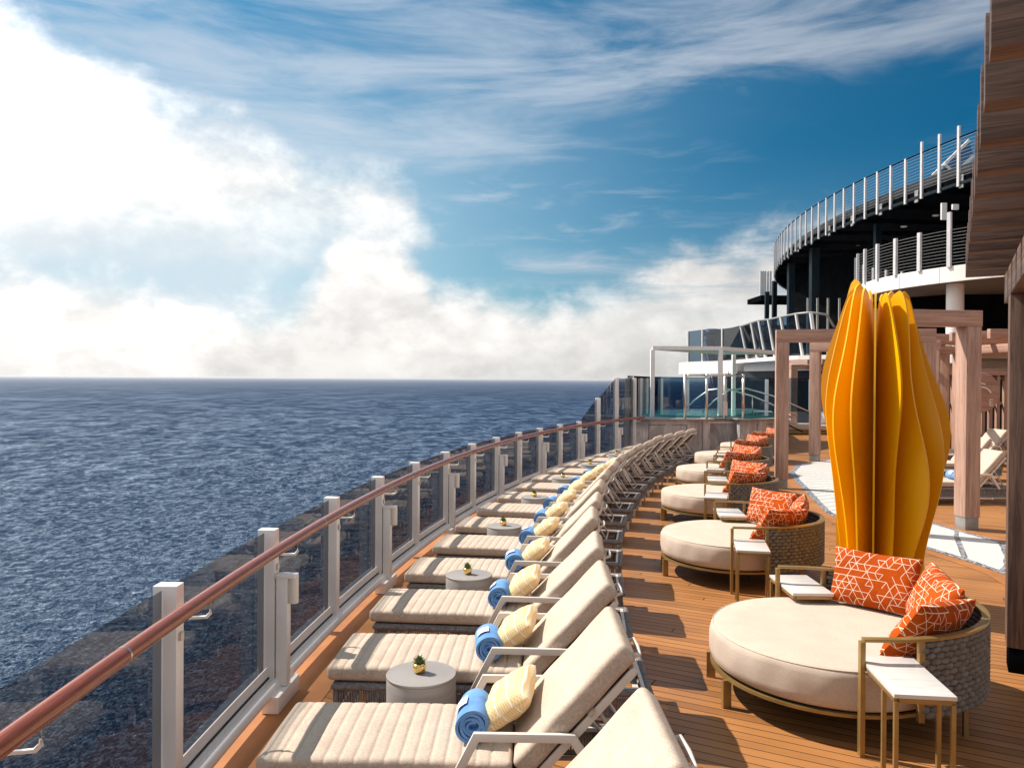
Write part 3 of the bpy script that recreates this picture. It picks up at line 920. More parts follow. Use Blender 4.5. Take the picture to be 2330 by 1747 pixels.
ORD = ['nearest', 'second', 'third', 'fourth', 'fifth', 'sixth', 'seventh', 'eighth', 'ninth', 'tenth', 'eleventh', 'twelfth', 'thirteenth', 'fourteenth', 'fifteenth', 'sixteenth', 'seventeenth', 'eighteenth']
NL = 17
lt = [-.0105 + .0303 * i for i in range(NL + 1)]
lounger = make_lounger(); towel = make_towel(); cush = make_cushion(); tab = make_table(); plant = make_plant()
U0 = 40.68
rn = random.Random(11)
for i in range(NL):
    o = lounger if i == 0 else dup(lounger)
    if i == 0: lab = 'sun lounger cut off by the bottom edge, only its beige backrest showing'
    elif i == 1: lab = 'beige quilted sun lounger closest to the camera that shows its whole seat'
    elif i == NL - 1: lab = 'last sun lounger of the long row, its backrest raised before the stone wall'
    else: lab = 'beige quilted sun lounger, the %s one of the long row along the railing' % ORD[i]
    da = R(rn.uniform(-2.2, 1.6)) if i > 1 else 0
    if da:
        hinge = Vector((1.275, 0, .405)); rot = Matrix.Rotation(-da, 3, 'Y')
        for ch in o.children:
            if ch.name.startswith('back'):
                ch.location = hinge + rot @ (Vector(ch.location) - hinge); ch.rotation_euler[1] -= da
    place(o, arc(U0 + rn.uniform(-.015, .015), lt[i]), -lt[i] + R(rn.uniform(-.6, .6)), lab)
    M = Matrix.Translation(arc(U0, lt[i])) @ Matrix.Rotation(-lt[i], 4, 'Z')
    if 1 <= i <= 12:
        t_ = towel if i == 1 else dup(towel)
        q = M @ Vector((1.055 + rn.uniform(-.02, .02), -.035 + rn.uniform(-.05, .05), .515))
        t_.scale = (1.08, 1.08, 1.08); t_.rotation_euler[1] = R(rn.uniform(-16, 10))
        place(t_, q, -lt[i] + R(rn.uniform(-7, 7)), 'blue rolled towel with a white logo patch on the %s lounger of the row' % (ORD[i]))
        c = cush if i == 1 else dup(cush)
        q = M @ Vector((1.235 + rn.uniform(-.01, .015), .04 + rn.uniform(-.04, .04), .575))
        place(c, q, -lt[i] + R(rn.uniform(-7, 5)), 'yellow and white knitted pillow leaning on the backrest of the %s lounger' % (ORD[i]))
first = True
for k, g in enumerate(range(1, 14, 2)):
    t_ = lt[g] + .01515
    p = arc(U0 - .68, t_)
    o = tab if first else dup(tab)
    place(o, p, -t_, 'round grey drum table between the %s and %s loungers of the row' % (ORD[g], ORD[g + 1]))
    o = plant if first else dup(plant)
    place(o, p + Vector((-.012, .006, .4925)), rn.uniform(0, 6), 'small green succulent in a gold pot on the %s grey table from the camera' % (['nearest'] + ORD[1:])[k])
    first = False


# ------------------------------------------------------------------ round daybeds
def make_daybed():
    root = thing('round_daybed', 'x', 'daybed', group='round cream daybeds facing the railing')
    def outline(t_, ex=0.0):   # t=0 is the back; pi the open side
        if abs(t_) < PI / 2: return (.1 + (1.0 + ex) * math.cos(t_), (.90 + ex) * math.sin(t_))
        return (.1 + (.855 + ex) * math.cos(t_), (.90 + ex) * math.sin(t_))
    # cushion
    n = 96; mb = MB()
    prof = [(-.09, .222), (-.03, .226), (-.004, .245), (.002, .30), (.004, .36), (.002, .43), (-.006, .462), (-.022, .480), (-.05, .488), (-.2, .494), (-.5, .492), (-.85, .49)]
    for r_, z in prof:
        for i in range(n):
            t_ = 2 * PI * i / n; x, y = outline(t_, -.045)
            l = math.hypot(x - .1, y); k = max(.01, (l + r_) / l) if r_ > -.8 else .02
            wv = .006 * math.sin(9 * t_) * (1 if .25 < z < .46 else 0) + .004 * math.sin(23 * t_ + 1) * (1 if .25 < z < .46 else 0)
            mb.v.append((.1 + (x - .1) * k * (1 + wv), y * k * (1 + wv), z + .003 * math.sin(5 * x + 3 * y)))
    for k in range(len(prof) - 1):
        for i in range(n): mb.f.append((k * n + i, k * n + (i + 1) % n, (k + 1) * n + (i + 1) % n, (k + 1) * n + i))
    mb.f.append(tuple((len(prof) - 1) * n + i for i in range(n)))
    mb.build('seat_cushion', M_cream, root, smooth=True)
    MB().tube([Vector((*outline(2 * PI * i / n, -.062), .478)) for i in range(n)], .0045, 6, closed=True).build('piping', M_cream, root, smooth=True)
    # base frame
    ring = [Vector((*outline(2 * PI * i / n, -.06), .205)) for i in range(n)]
    MB().bar(ring, .03, .022, closed=True).build('base_ring', M_brass, root)
    MB().prism([outline(2 * PI * i / n, -.078) for i in range(n)], .200, .221).build('seat_board', M_rubber, root)
    for x, y, a in ((-.665, -.28, .35), (-.665, .28, -.35)):
        MB().box(-.032, .032, -.0125, .0125, 0, .196, Matrix.Translation((x, y, 0)) @ Matrix.Rotation(a, 4, 'Z')).build('leg', M_brass, root)
    for x, y in ((.80, -.60), (.80, .60)):
        MB().box(x - .014, x + .014, y - .014, y + .014, 0, .20).build('leg', M_brass, root)
    # top rail and arms
    tb = R(74)
    def wid(t_): return .055
    mb = MB(); pts = []
    for i in range(41):
        t_ = -PI / 2 - .06 + (PI + .12) * i / 40
        pts.append(Vector((.1 + 1.03 * math.cos(t_), .93 * math.sin(t_), .715)))
    full = [Vector((.02, -.93, .715))] + pts[2:-2] + [Vector((.02, .93, .715))]
    MB().bar(full, .052, .02).build('top_rail', M_brass, root, bevel=.003)
    for s_ in (-1, 1):
        MB().box(.0, .030, s_ * .93 - .024, s_ * .93 + .024, 0, .7045).build('arm_post', M_brass, root, bevel=.003)
        x, y = .1 + 1.03 * math.cos(tb), .93 * math.sin(tb) * s_
        MB().box(x - .018, x + .018, y - .02, y + .02, .205, .7045).build('back_post', M_brass, root, bevel=.003)
    # braided rope back: rows of flattened rope bights, offset like brickwork
    mb = MB(); rows = 13; z0, z1 = .225, .70
    pitch = .074; tot = 0; pts = []
    for i in range(401):
        t_ = -tb + 2 * tb * i / 400
        p = Vector((.1 + 1.03 * math.cos(t_), .93 * math.sin(t_), 0))
        if pts: tot += (p - pts[-1][1]).length
        pts.append((tot, p))
    def at_s(q):
        for k in range(1, 401):
            if pts[k][0] >= q: return pts[k][1], (pts[k][1] - pts[k - 1][1]).normalized()
        return pts[-1][1], (pts[-1][1] - pts[-2][1]).normalized()
    rb = random.Random(2)
    for r_ in range(rows):
        z = z0 + (z1 - z0) * (r_ + .5) / rows
        q = pitch * (.25 if r_ % 2 else .75)
        while q < tot - .01:
            c_, tg = at_s(q); nr = Vector((tg.y, -tg.x, 0))
            a_, b_, d_ = pitch * .60, .0215 + rb.uniform(-.0015, .0015), .020
            n0 = len(mb.v); NU, NV = 10, 8
            tl = .20
            for iu in range(NU + 1):
                u = -1 + 2 * iu / NU; rr_ = math.sqrt(max(.0, 1 - abs(u) ** 1.8)) * .97 + .03
                for iv in range(NV):
                    v = 2 * PI * iv / NV
                    p = c_ + tg * (a_ * u) + nr * (d_ * (rr_ * math.cos(v)) + .010 * (1 - u * u)) + Vector((0, 0, z + b_ * rr_ * math.sin(v) + tl * a_ * u * .35))
                    mb.v.append(tuple(p))
            for iu in range(NU):
                for iv in range(NV):
                    mb.f.append((n0 + iu * NV + iv, n0 + iu * NV + (iv + 1) % NV, n0 + (iu + 1) * NV + (iv + 1) % NV, n0 + (iu + 1) * NV + iv))
            q += pitch
    mb.build('braided_back', M_braid, root, smooth=True)
    MB().add([(*Vector((.1 + 1.03 * math.cos(-tb + 2 * tb * i / 40), .93 * math.sin(-tb + 2 * tb * i / 40))), z) for i in range(41) for z in (.225, .70)],
             [(2 * i, 2 * i + 2, 2 * i + 3, 2 * i + 1) for i in range(40)]).build('back_lining', M_rubber, root)
    return root


def make_marble():
    root = thing('marble_table', 'x', 'side table', group='small marble side tables straddling the daybed arms')
    MB().box(-.165, .165, -.30, .30, .555, .578).build('marble_top', M_marble, root, bevel=.002)
    f_ = MB()
    for s_ in (-1, 1):
        f_.bar([(s_ * .150, -.285, .54), (s_ * .150, .285, .54)], .024, .026)
    for y in (-.285, .285): f_.bar([(-.138, y, .54), (.138, y, .54)], .024, .026)
    MB().bar([(-.15, .02, .012), (-.15, -.285, .012), (.15, -.285, .012), (.15, .02, .012)], .024, .022).build('foot_frame', M_brass, root, bevel=.002)
    f_.build('frame', M_brass, root, bevel=.002)
    for x in (-.150, .150):
        for y in (-.285, -.10):
            MB().box(x - .012, x + .012, y - .012, y + .012, .0, .53).build('leg', M_brass, root, bevel=.002)
    return root


pil = []
for k in range(3):
    mb, uv = pillow(.68, .45, .20, 26, 20 + k, .05)
    o = mb.build('cushion', M_orange, None, smooth=True, uv=uv)
    o.data.transform(Matrix.Rotation(R(90), 4, 'X'))
    tag(o, 'x', 'pillow', 'orange lattice pillows on the round daybeds')
    pil.append(o)
bed = make_daybed(); mar = make_marble()
DB = [(2.205, 5.70), (2.52, 9.31), (3.20, 12.85), (4.16, 16.2), (5.3, 19.4), (6.75, 22.4)]
DA = [.0626, .1597, .2567, .3493, .4406, .53]
WH = ['nearest round daybed', 'second round daybed', 'third round daybed', 'fourth round daybed', 'fifth round daybed', 'farthest round daybed']
for i, ((x, y), a) in enumerate(zip(DB, DA)):
    o = bed if i == 0 else dup(bed)
    place(o, (x, y, 0), -a, ('%s in the row, cream cushion, braided rope back' % WH[i]))
    M = Matrix.Translation((x, y, 0)) @ Matrix.Rotation(-a, 4, 'Z')
    for s_ in (-1, 1):
        m_ = mar if (i == 0 and s_ == -1) else dup(mar)
        off = (.185 if s_ < 0 else .20, -1.13 if s_ < 0 else .92)
        q = M @ Vector((off[0], off[1], 0))
        place(m_, q, -a + (R(-3) if s_ < 0 else PI + R(3)), 'white marble top on brass legs over the %s arm of the %s' % ('near' if s_ < 0 else 'far', WH[i]))
    for k, (px_, py_, az_, tilt, ro) in enumerate(((.66, .52, 47, 17, 0), (.86, -.04, -8, 24, 3), (.58, -.58, -56, 34, -6))):
        c = pil[k] if i == 0 else dup(pil[k])
        # pillow plane is x-z, facing -y ; turn it to face the seat centre
        jx, jy, jr = (0, 0, 0) if i == 0 else (rn.uniform(-.03, .03), rn.uniform(-.03, .03), rn.uniform(-6, 6))
        zc = .49 + .215 * math.cos(R(tilt)) + .02
        Mm = M @ Matrix.Translation((px_ + jx, py_ + jy, zc)) @ Matrix.Rotation(R(az_ - 90 + jr), 4, 'Z') @ Matrix.Rotation(R(-tilt), 4, 'X') @ Matrix.Rotation(R(ro), 4, 'Y')
        c.matrix_world = Mm
        c['label'] = 'orange pillow with white lattice lines, the %s of three on the %s' % (('farthest', 'middle', 'closest')[k], WH[i])


# ------------------------------------------------------------------ yellow sculpture
def sculpture(cx, cy):
    root = thing('fin_sculpture', 'tall yellow sculpture of upright wavy fins standing behind the nearest daybeds', 'sculpture', (cx, cy, 0))
    MB().lathe([(.30, 0), (.30, .03), (.28, .035)], 40).build('base_plate', M_yellow, root, smooth=True, angle=30)
    rn = random.Random(5); NF = 15
    for k in range(NF):
        a = 2 * PI * (k + .0) / NF + R(-115.0)
        vx, vy = math.cos(a), math.sin(a)
        H = 3.20 + .09 * math.cos(a - R(120)) + rn.uniform(-.07, .07)
        pk = .64 + .05 * math.sin(3 * a) if vx < 0 else .50 + .10 * math.sin(2.2 * a + 1)
        ph = rn.uniform(0, 6); rt_ = .27 + rn.uniform(-.03, .03); amp = rn.uniform(.014, .030) + (.006 if vx > 0 else 0)
        po, pi_ = [], []
        n = 46
        for i in range(n + 1):
            h = .5 * i / n + .5 * math.sin(PI / 2 * i / n)
            Ro = .435 + .185 * math.exp(-((h - pk) / .23) ** 2) - .03 * math.exp(-((h - .12) / .12) ** 2) + amp * math.sin(2 * PI * h * 1.6 + ph)
            s_ = max(0, (h - .60) / .40); q = math.sqrt(max(0, 1 - s_ ** 2))
            s2 = max(0, (h - .70) / .30); q2 = math.sqrt(max(0, 1 - s2 ** 2))
            sc_ = .95 + .15 * math.cos(a)
            Ro *= sc_
            po.append((rt_ * sc_ + (Ro - rt_ * sc_) * q, h * H)); pi_.append((rt_ * sc_ - (rt_ * sc_ - .045) * q2 - .003, h * H))
        mb = MB(); th_ = .009
        for sg in (-1, 1):
            for (r1, z1), (r2, z2) in zip(po, pi_):
                for rr, zz in ((r1, z1), ((r1 + r2) / 2, z1), (r2, z2)):
                    mb.v.append((rr * vx - sg * th_ * vy, rr * vy + sg * th_ * vx, zz + .03))
        m3 = 3 * (n + 1)
        for i in range(n):
            for j in range(2):
                q = (3 * i + j, 3 * i + 3 + j, 3 * i + 4 + j, 3 * i + 1 + j)
                mb.f.append(q); mb.f.append(tuple(m3 + v for v in q[::-1]))
            mb.f.append((3 * i, m3 + 3 * i, m3 + 3 * i + 3, 3 * i + 3)); mb.f.append((3 * i + 2, 3 * i + 5, m3 + 3 * i + 5, m3 + 3 * i + 2))
        mb.f.append((0, 1, 2, m3 + 2, m3 + 1, m3)); e = 3 * n
        mb.f.append((e, m3 + e, m3 + e + 1, m3 + e + 2, e + 2, e + 1))
        mb.build('fin', M_yellow, root)
sculpture(3.73, 8.0)


# ------------------------------------------------------------------ pergolas
def bx(root, name, mt, *a, bevel=.004):
    return MB().box(*a).build(name, mt, root, bevel=bevel)
def post(root, x0, x1, y0, y1, z1, foot=None, wd=None):
    p = bx(root, 'post', wd or WOOD[2], x0, x1, y0, y1, .2, z1)
    bx(p, 'metal_foot', foot or M_grey_metal, x0 + .012, x1 - .012, y0 + .012, y1 - .012, 0, .199)
    return p

# big pergola overhead on the right; local x = slat direction, local y = away from camera
a = R(-29.6)
g1 = thing('timber_pergola', 'big overhead pergola at the right edge, its thick slats seen from below', 'pergola', (3.94, 6.16, 0), a, 'timber pergolas')
post(g1, 0, .28, 0, .28, 3.0, M_black, SHADED_WOOD[2])
post(g1, 3.6, 3.88, 0, .28, 3.0, M_black, SHADED_WOOD[2])
post(g1, 3.6, 3.88, -5.2, -4.92, 3.0, M_black, SHADED_WOOD[2])
bx(g1, 'side_beam', SHADED_WOOD[1], 0, .28, -6.6, .9, 3.003, 3.25)
bx(g1, 'side_beam', SHADED_WOOD[1], 3.6, 3.88, -6.6, .9, 3.003, 3.25)
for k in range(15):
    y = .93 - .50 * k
    bx(g1, 'slat', SHADED_WOOD[0], -.30, 4.2, y - .12, y, 3.253, 3.56, bevel=.003)

# pergola with the tall post and beam right of the sculpture
g2 = thing('timber_pergola', 'timber pergola right of the yellow sculpture, its front post on a grey foot', 'pergola', (7.035, 12.04, 0), R(7), 'timber pergolas')
post(g2, 0, .25, 0, .26, 3.16)
post(g2, -1.75, -1.5, 0, .26, 3.16)
bx(g2, 'front_beam', WOOD[0], -1.9, .262, -.003, .262, 3.163, 3.41)

# the pair of portal frames left of the sculpture
g3 = thing('timber_pergola', 'timber portal frame left of the yellow sculpture, in front of the white canopy', 'pergola', (5.62, 16.55, 0), R(-13), 'timber pergolas')
post(g3, 0, .26, 0, .26, 3.12)
bx(g3, 'front_beam', WOOD[0], -.002, 3.1, -.003, .262, 3.123, 3.39)
post(g3, 2.84, 3.1, 0, .26, 3.12)
g6 = thing('timber_pergola', 'small far timber portal seen between the two portal posts, sunlit on its left side', 'pergola', (13.35, 37.2, 0), R(4), 'timber pergolas')
post(g6, 0, .32, 0, .32, 2.86)
bx(g6, 'front_beam', WOOD[0], -.003, 3.4, -.003, .323, 2.863, 3.06)
for k in range(5): bx(g6, 'slat', WOOD[1], .05 + .7 * k, .17 + .7 * k, -1.6, 1.2, 3.063, 3.28)
post(g6, 3.08, 3.4, 0, .32, 2.86)
g4 = thing('timber_pergola', 'second, farther timber portal frame just left of the yellow sculpture', 'pergola', (8.52, 22.3, 0), R(-34), 'timber pergolas')
post(g4, 0, .27, 0, .27, 3.14)
bx(g4, 'front_beam', WOOD[0], -.002, 3.3, -.003, .272, 3.143, 3.40)
post(g4, 3.0, 3.27, 0, .27, 3.14)
for k in range(5): bx(g4, 'slat', WOOD[1], .35 + .62 * k, .47 + .62 * k, .275, 3.1, 3.20, 3.38)
bx(g4, 'rear_beam', WOOD[0], 0, 3.3, 3.1, 3.34, 3.143, 3.38)
post(g4, 0, .25, 3.1, 3.34, 3.14); post(g4, 3.0, 3.25, 3.1, 3.34, 3.14)
# far pergola with sunlit slats, right
g5 = thing('timber_pergola', 'far timber pergola over the right-hand loungers, striped by slat shadows', 'pergola', (11.9, 20.3, 0), R(6), 'timber pergolas')
post(g5, 2.3, 2.55, 3.6, 3.85, 3.16); post(g5, .45, .7, 3.6, 3.85, 3.16); post(g5, 5.2, 5.45, 3.6, 3.85, 3.16)
bx(g5, 'rear_beam', WOOD[0], 0, 5.6, 3.6, 3.86, 3.163, 3.40)
bx(g5, 'side_beam', WOOD[1], 2.3, 2.52, -4.6, 3.58, 3.163, 3.40)
bx(g5, 'side_beam', WOOD[1], 5.2, 5.42, -4.6, 3.58, 3.163, 3.40)
for k in range(11): bx(g5, 'slat', WOOD[0], .0, 5.6, -4.4 + .72 * k, -4.28 + .72 * k, 3.403, 3.64)
post(g5, 5.2, 5.45, -4.6, -4.35, 3.16)


# ------------------------------------------------------------------ loungers under the far pergola
for k, (x, y, rz, lab) in enumerate(((7.45, 14.95, 2, 'beige lounger behind the timber post right of the sculpture, lowest and nearest there'),
                                     (9.3, 18.3, 4, 'beige lounger behind the right pergola post, middle one of that group'),
                                     (11.7, 21.4, 6, 'farthest beige lounger by the slatted wall right of the sculpture'))):
    o = dup(lounger); place(o, (x, y, 0), R(rz), lab); o['group'] = 'sun loungers under the right-hand pergola'
    if k == 0:
        t_ = dup(towel); place(t_, (x + 1.06, y - .02, .516), R(rz), 'blue towel seen between the sculpture and the right timber post'); t_['group'] = 'rolled blue towels on the loungers'


# ------------------------------------------------------------------ hot tub terrace
tub = thing('hot_tub_terrace', 'raised hot tub platform clad in dark streaked stone with a turquoise pool', 'hot tub')
poly = [(3.80, 24.9), (4.4, 24.72), (5.0, 24.66), (5.6, 24.7), (6.08, 24.8)]
mb = MB()
def wall(pts, z0, z1, t_=.12, name='stone_wall', m=M_stone, par=tub):
    if name == 'stone_pier':
        return MB().prism(pts, z0, z1).build(name, m, par)
    mb = MB()
    mb.prism([(x, y) for x, y in pts] + [(x + .02, y + t_) for x, y in pts[::-1]], z0, z1)
    return mb.build(name, m, par)
wall(poly, 0, 1.04)
wall([(6.085, 24.7), (6.30, 24.7), (6.30, 25.75), (6.085, 25.75)], 0, 1.04, .0, 'stone_pier')
wall([(6.25, 25.50), (6.8, 25.54), (7.40, 25.52)], 0, 1.04)
wall([(7.33, 25.0), (7.55, 25.0), (7.55, 25.7), (7.33, 25.7)], 0, 1.04, .0, 'stone_pier')
wall([(7.56, 25.05), (8.2, 25.3), (8.9, 25.9), (9.5, 26.8), (9.8, 28.0)], 0, 1.04)
MB().prism([(3.9, 25.05), (5.0, 24.8), (6.2, 24.95), (6.25, 25.8), (7.45, 25.8), (7.5, 25.2), (8.9, 26.1), (9.7, 28.0), (11, 33), (11, 36), (5.5, 34.0), (4.6, 30.5)], .9, 1.02).build('terrace_slab', M_grey_soffit, tub)
for pts in ([(3.78, 24.86), (4.4, 24.69), (5.0, 24.63), (5.6, 24.67), (6.32, 24.68), (6.33, 25.52), (7.31, 25.56), (7.31, 24.97), (7.57, 24.97), (8.2, 25.25), (8.95, 25.85), (9.55, 26.75), (9.86, 28.0)],):
    MB().bar([(x, y, 1.06) for x, y in pts], .22, .035).build('coping', M_table, tub)
for (x0, y0, x1, y1) in ((4.35, 24.70, 5.55, 24.66), (7.95, 25.2, 8.55, 25.55)):
    d = Vector((x1 - x0, y1 - y0, 0)).normalized(); nrm = Vector((d.y, -d.x, 0)) * .006
    p = [Vector((x0, y0, .12)), Vector((x1, y1, .12)), Vector((x1, y1, .88)), Vector((x0, y0, .88))]
    MB().bar([q + nrm for q in p], .012, .012, closed=True, up=(.01, 1, 0)).build('access_hatch', M_rubber, tub)
MB().bar([(6.33, 25.42, .93), (7.30, 25.44, .93)], .03, .03).build('recess_rail', M_steel, tub)
mb = MB(); mb.prism([(7.3 + 2.9 * math.cos(2 * PI * i / 48), 29.3 + 2.9 * math.sin(2 * PI * i / 48)) for i in range(48)], 1.03, 1.09); mb.build('pool_water', M_pool, tub)
# arched pool handrails
for dx in (0, .75):
    pts = [(6.5 + dx, 29.6, 1.1), (6.85 + dx, 29.2, 1.55), (7.3 + dx, 28.8, 1.95), (7.8 + dx, 28.4, 2.02), (8.6 + dx, 27.8, 1.75), (9.9 + dx, 27.0, 1.1)]
    MB().tube(pts, .028, 8).build('pool_handrail', M_steel, tub, smooth=True)
for x, y in ((8.6, 27.8), (9.35, 27.3)): MB().tube([(x, y, 1.02), (x, y, 1.72)], .02, 8).build('handrail_post', M_steel, tub, smooth=True)
# steel posts and clear panes on the coping
sp = [(5.5, 24.72), (6.2, 24.76), (7.0, 25.58), (7.45, 25.05)]
gs = thing('pool_screen', 'steel framed clear glass screen in front of the turquoise pool', 'glass screen')
for x, y in sp:
    MB().tube([(x, y, 1.08), (x, y, 2.5)], .045, 12).build('post', M_steel, gs, smooth=True)
for (p, q) in ((sp[0], sp[1]), (sp[1], sp[3])):
    MB().tube([(*p, 2.46), (*q, 2.46)], .03, 10).build('top_rail', M_steel, gs, smooth=True)
for (p, q) in ((sp[0], sp[1]), (sp[1], sp[2]), (sp[2], sp[3])):
    MB().add([(*p, 1.12), (*q, 1.12), (*q, 2.4), (*p, 2.4)], [(0, 1, 2, 3)]).build('glass_pane', M_glass_clear, gs)
MB().box(6.93, 7.07, 25.5, 25.56, 1.15, 1.6).build('gate_lock', M_steel, gs)
# tinted wind screen behind the pool
ws = thing('wind_screen', 'tall dark blue glass wind screen with white posts around the pool terrace', 'glass screen')
scr = [(3.55, 23.9), (3.95, 25.2), (4.45, 27.0), (5.0, 28.9), (5.9, 30.8), (7.3, 32.4), (9.2, 33.6), (11.2, 34.2), (13.2, 34.4), (15.5, 34.5)]
for i, (x, y) in enumerate(scr):
    q = scr[min(i + 1, len(scr) - 1)]; p = scr[max(i - 1, 0)]
    a_ = math.atan2(q[1] - p[1], q[0] - p[0])
    o = MB().box(-.05, .05, -.07, .07, (0 if i < 2 else 1.0), 2.36).build('post', M_white, ws, bevel=.004)
    o.matrix_local = Matrix.Translation((x, y, 0)) @ Matrix.Rotation(a_, 4, 'Z')
    if i:
        MB().add([(*scr[i - 1], .95), (x, y, .95), (x, y, 2.43), (*scr[i - 1], 2.43)], [(0, 1, 2, 3)]).build('glass_pane', M_glass_blue, ws)
# white flat canopy
can = thing('white_canopy', 'thin white flat canopy on slim posts over the pool terrace', 'canopy')
CA = [(4.87, 27.0), (7.2, 26.9), (10.7, 31.0), (8.4, 31.4)]
for p in ((4.87, 27.0), (7.2, 26.9), (9.0, 31.6)):
    MB().box(p[0] - .07, p[0] + .07, p[1] - .07, p[1] + .07, 1.0, 3.35).build('post', M_white, can, bevel=.004)
def lerp(p, q, t_): return (p[0] + (q[0] - p[0]) * t_, p[1] + (q[1] - p[1]) * t_)
for i in range(4):
    p, q = CA[i], CA[(i + 1) % 4]
    MB().bar([(*p, 3.41), (*q, 3.41)], .12, .13 if i != 0 else .131).build('edge_beam', M_white, can)
MB().prism([lerp(c_, (7.8, 29.1), .03) for c_ in CA], 3.43, 3.455).build('roof_panel', M_shipwhite, can)


# ------------------------------------------------------------------ white superstructure beyond
edge = [(11.6, 53.5), (11.75, 52.6), (12.1, 51.8), (13.0, 49.0), (13.35, 46.5), (13.3, 43), (13.3, 40.0), (13.8, 37.6), (15.0, 36.0), (17.5, 34.6), (21, 33.4), (26, 32.6)]
sup = thing('white_superstructure', 'white curved upper deck edge with a dark glass front beyond the pool', 'ship structure')
MB().prism(edge[:5] + [(24, 46.5), (24, 56), (12.0, 56)], 2.72, 3.53).build('fascia_block', M_shipwhite, sup)
MB().prism(edge[4:] + [(26, 46.4), (13.4, 46.4)], 3.33, 3.53).build('deck_slab', M_shipwhite, sup)
MB().prism([(13.8, 46.3), (14.6, 41), (15.6, 39), (18, 37.8), (26, 36.8), (26, 46.3)], 2.85, 3.329).build('soffit', M_shipwhite, sup)
mb = MB()
dk = [(13.2, 47.5), (14.4, 43.0), (15.6, 40.4), (18.0, 39.2), (26, 38.2)]
mb.prism(dk + [(26, 47.4)], 0, 2.849); mb.build('dark_glass_wall', M_dark, sup)
o = MB().box(-.22, .22, -.15, .15, 0, 3.3).build('raking_column', M_shipwhite, sup); o.location = (14.75, 38.2, 0); o.data.transform(Matrix(((1, 0, -.22, .75), (0, 1, 0, 0), (0, 0, 1, 0), (0, 0, 0, 1))))
MB().box(15.4, 15.9, 37.7, 37.9, 0, 2.9).build('door_jamb', M_shipwhite, sup)
# raking glass balustrade on that deck
bal = thing('raking_windscreen', 'row of leaning white posts with dark tinted glass on the white deck edge', 'glass screen')
tops = [(1566, 754, 1566, 823, 52.5), (1599, 750, 1599, 822, 51), (1644, 748, 1644, 821, 48.8), (1686, 743, 1702, 817, 46.3), (1710, 735, 1724, 813, 43.5), (1727, 730, 1742, 809, 41.8), (1749, 728, 1764, 809, 40.5), (1777, 722, 1792, 808, 39.2), (1812, 715, 1827, 807, 38.0), (1845, 712, 1858, 806, 37.0)]
def atp(px_, py_, Y_):
    f_ = 1770.; dx = px_ - 1165; dy = py_ - 873.5; rr = R(.38); pp = R(.36)
    x = dx * math.cos(rr) + dy * math.sin(rr); yv = -dx * math.sin(rr) + dy * math.cos(rr)
    d = Vector((x, f_ * math.cos(pp) - yv * math.sin(pp), -f_ * math.sin(pp) - yv * math.cos(pp)))
    k = Y_ / d.y; return Vector((d.x * k, Y_, CAM_H + d.z * k))
TB = [(atp(a_, b_, Y_), atp(c_, d_, Y_)) for a_, b_, c_, d_, Y_ in tops]
for t_, b_ in TB:
    MB().bar([b_ - Vector((0, 0, .1)), t_], .13, .13, up=(0, 1, 0)).build('leaning_post', M_white, bal)
for i in range(len(TB) - 1):
    (t0, b0), (t1, b1) = TB[i], TB[i + 1]
    m_ = M_glass_blue
    MB().add([b0, b1, t1, t0], [(0, 1, 2, 3)]).build('glass_pane', m_, bal)
tp = [t_ + Vector((0, 0, .02)) for t_, b_ in TB[3:]]
tp = tp + [tp[-1] + Vector((.7, -.1, -.1)), tp[-1] + Vector((1.1, -.1, -.7))]
MB().tube(tp, .055, 10).build('top_tube', M_grey_metal, bal, smooth=True)
# dark deckhouse and the funnel behind
dh = tag(MB().box(17.2, 22, 58, 66, 2.3, 6.45).build('dark_deckhouse', M_dark), 'black boxy deckhouse behind the leaning white posts', 'deckhouse')
fu = thing('leaning_funnel', 'dark blue leaning funnel with a white band, far behind the canopy', 'funnel', (19.2, 70, 2.3))
LEAN = Matrix(((1, 0, -.26, 0), (0, 1, 0, 0), (0, 0, 1, 0), (0, 0, 0, 1)))
def lean(mb, name, m, par):
    o = mb.build(name, m, par, smooth=True, angle=40); o.data.transform(LEAN); return o
lean(MB().lathe([(1.15, -1), (1.0, 2), (.88, 3.7)], 28), 'funnel_body', M_funnel, fu)
lean(MB().lathe([(.93, 3.7), (.93, 4.0)], 28), 'white_band', M_shipwhite, fu)
lean(MB().lathe([(.95, 4.0), (.95, 4.25), (.80, 4.5), (.5, 4.62)], 28), 'funnel_cap', M_funnel, fu)
fb = MB()
for k in range(11):
    a_ = -PI / 2 + (k - 5) * .22
    fb.box(-.06, .06, -.01, .01, 3.78, 3.93, Matrix.Translation((.945 * math.cos(a_), .945 * math.sin(a_), 0)) @ Matrix.Rotation(a_ + PI / 2, 4, 'Z'))
lean(fb, 'band_marks', M_navy, fu)
fr_ = MB()
for z in (1.5, 3.4): fr_.tube([(-1.0 - .3, -.3, z), (-1.3, .3, z)], .05, 6)
fr_.tube([(-1.3, 0, -.5), (-1.2, 0, 3.5)], .06, 6)
lean(fr_, 'ladder_frame', M_grey_metal, fu)


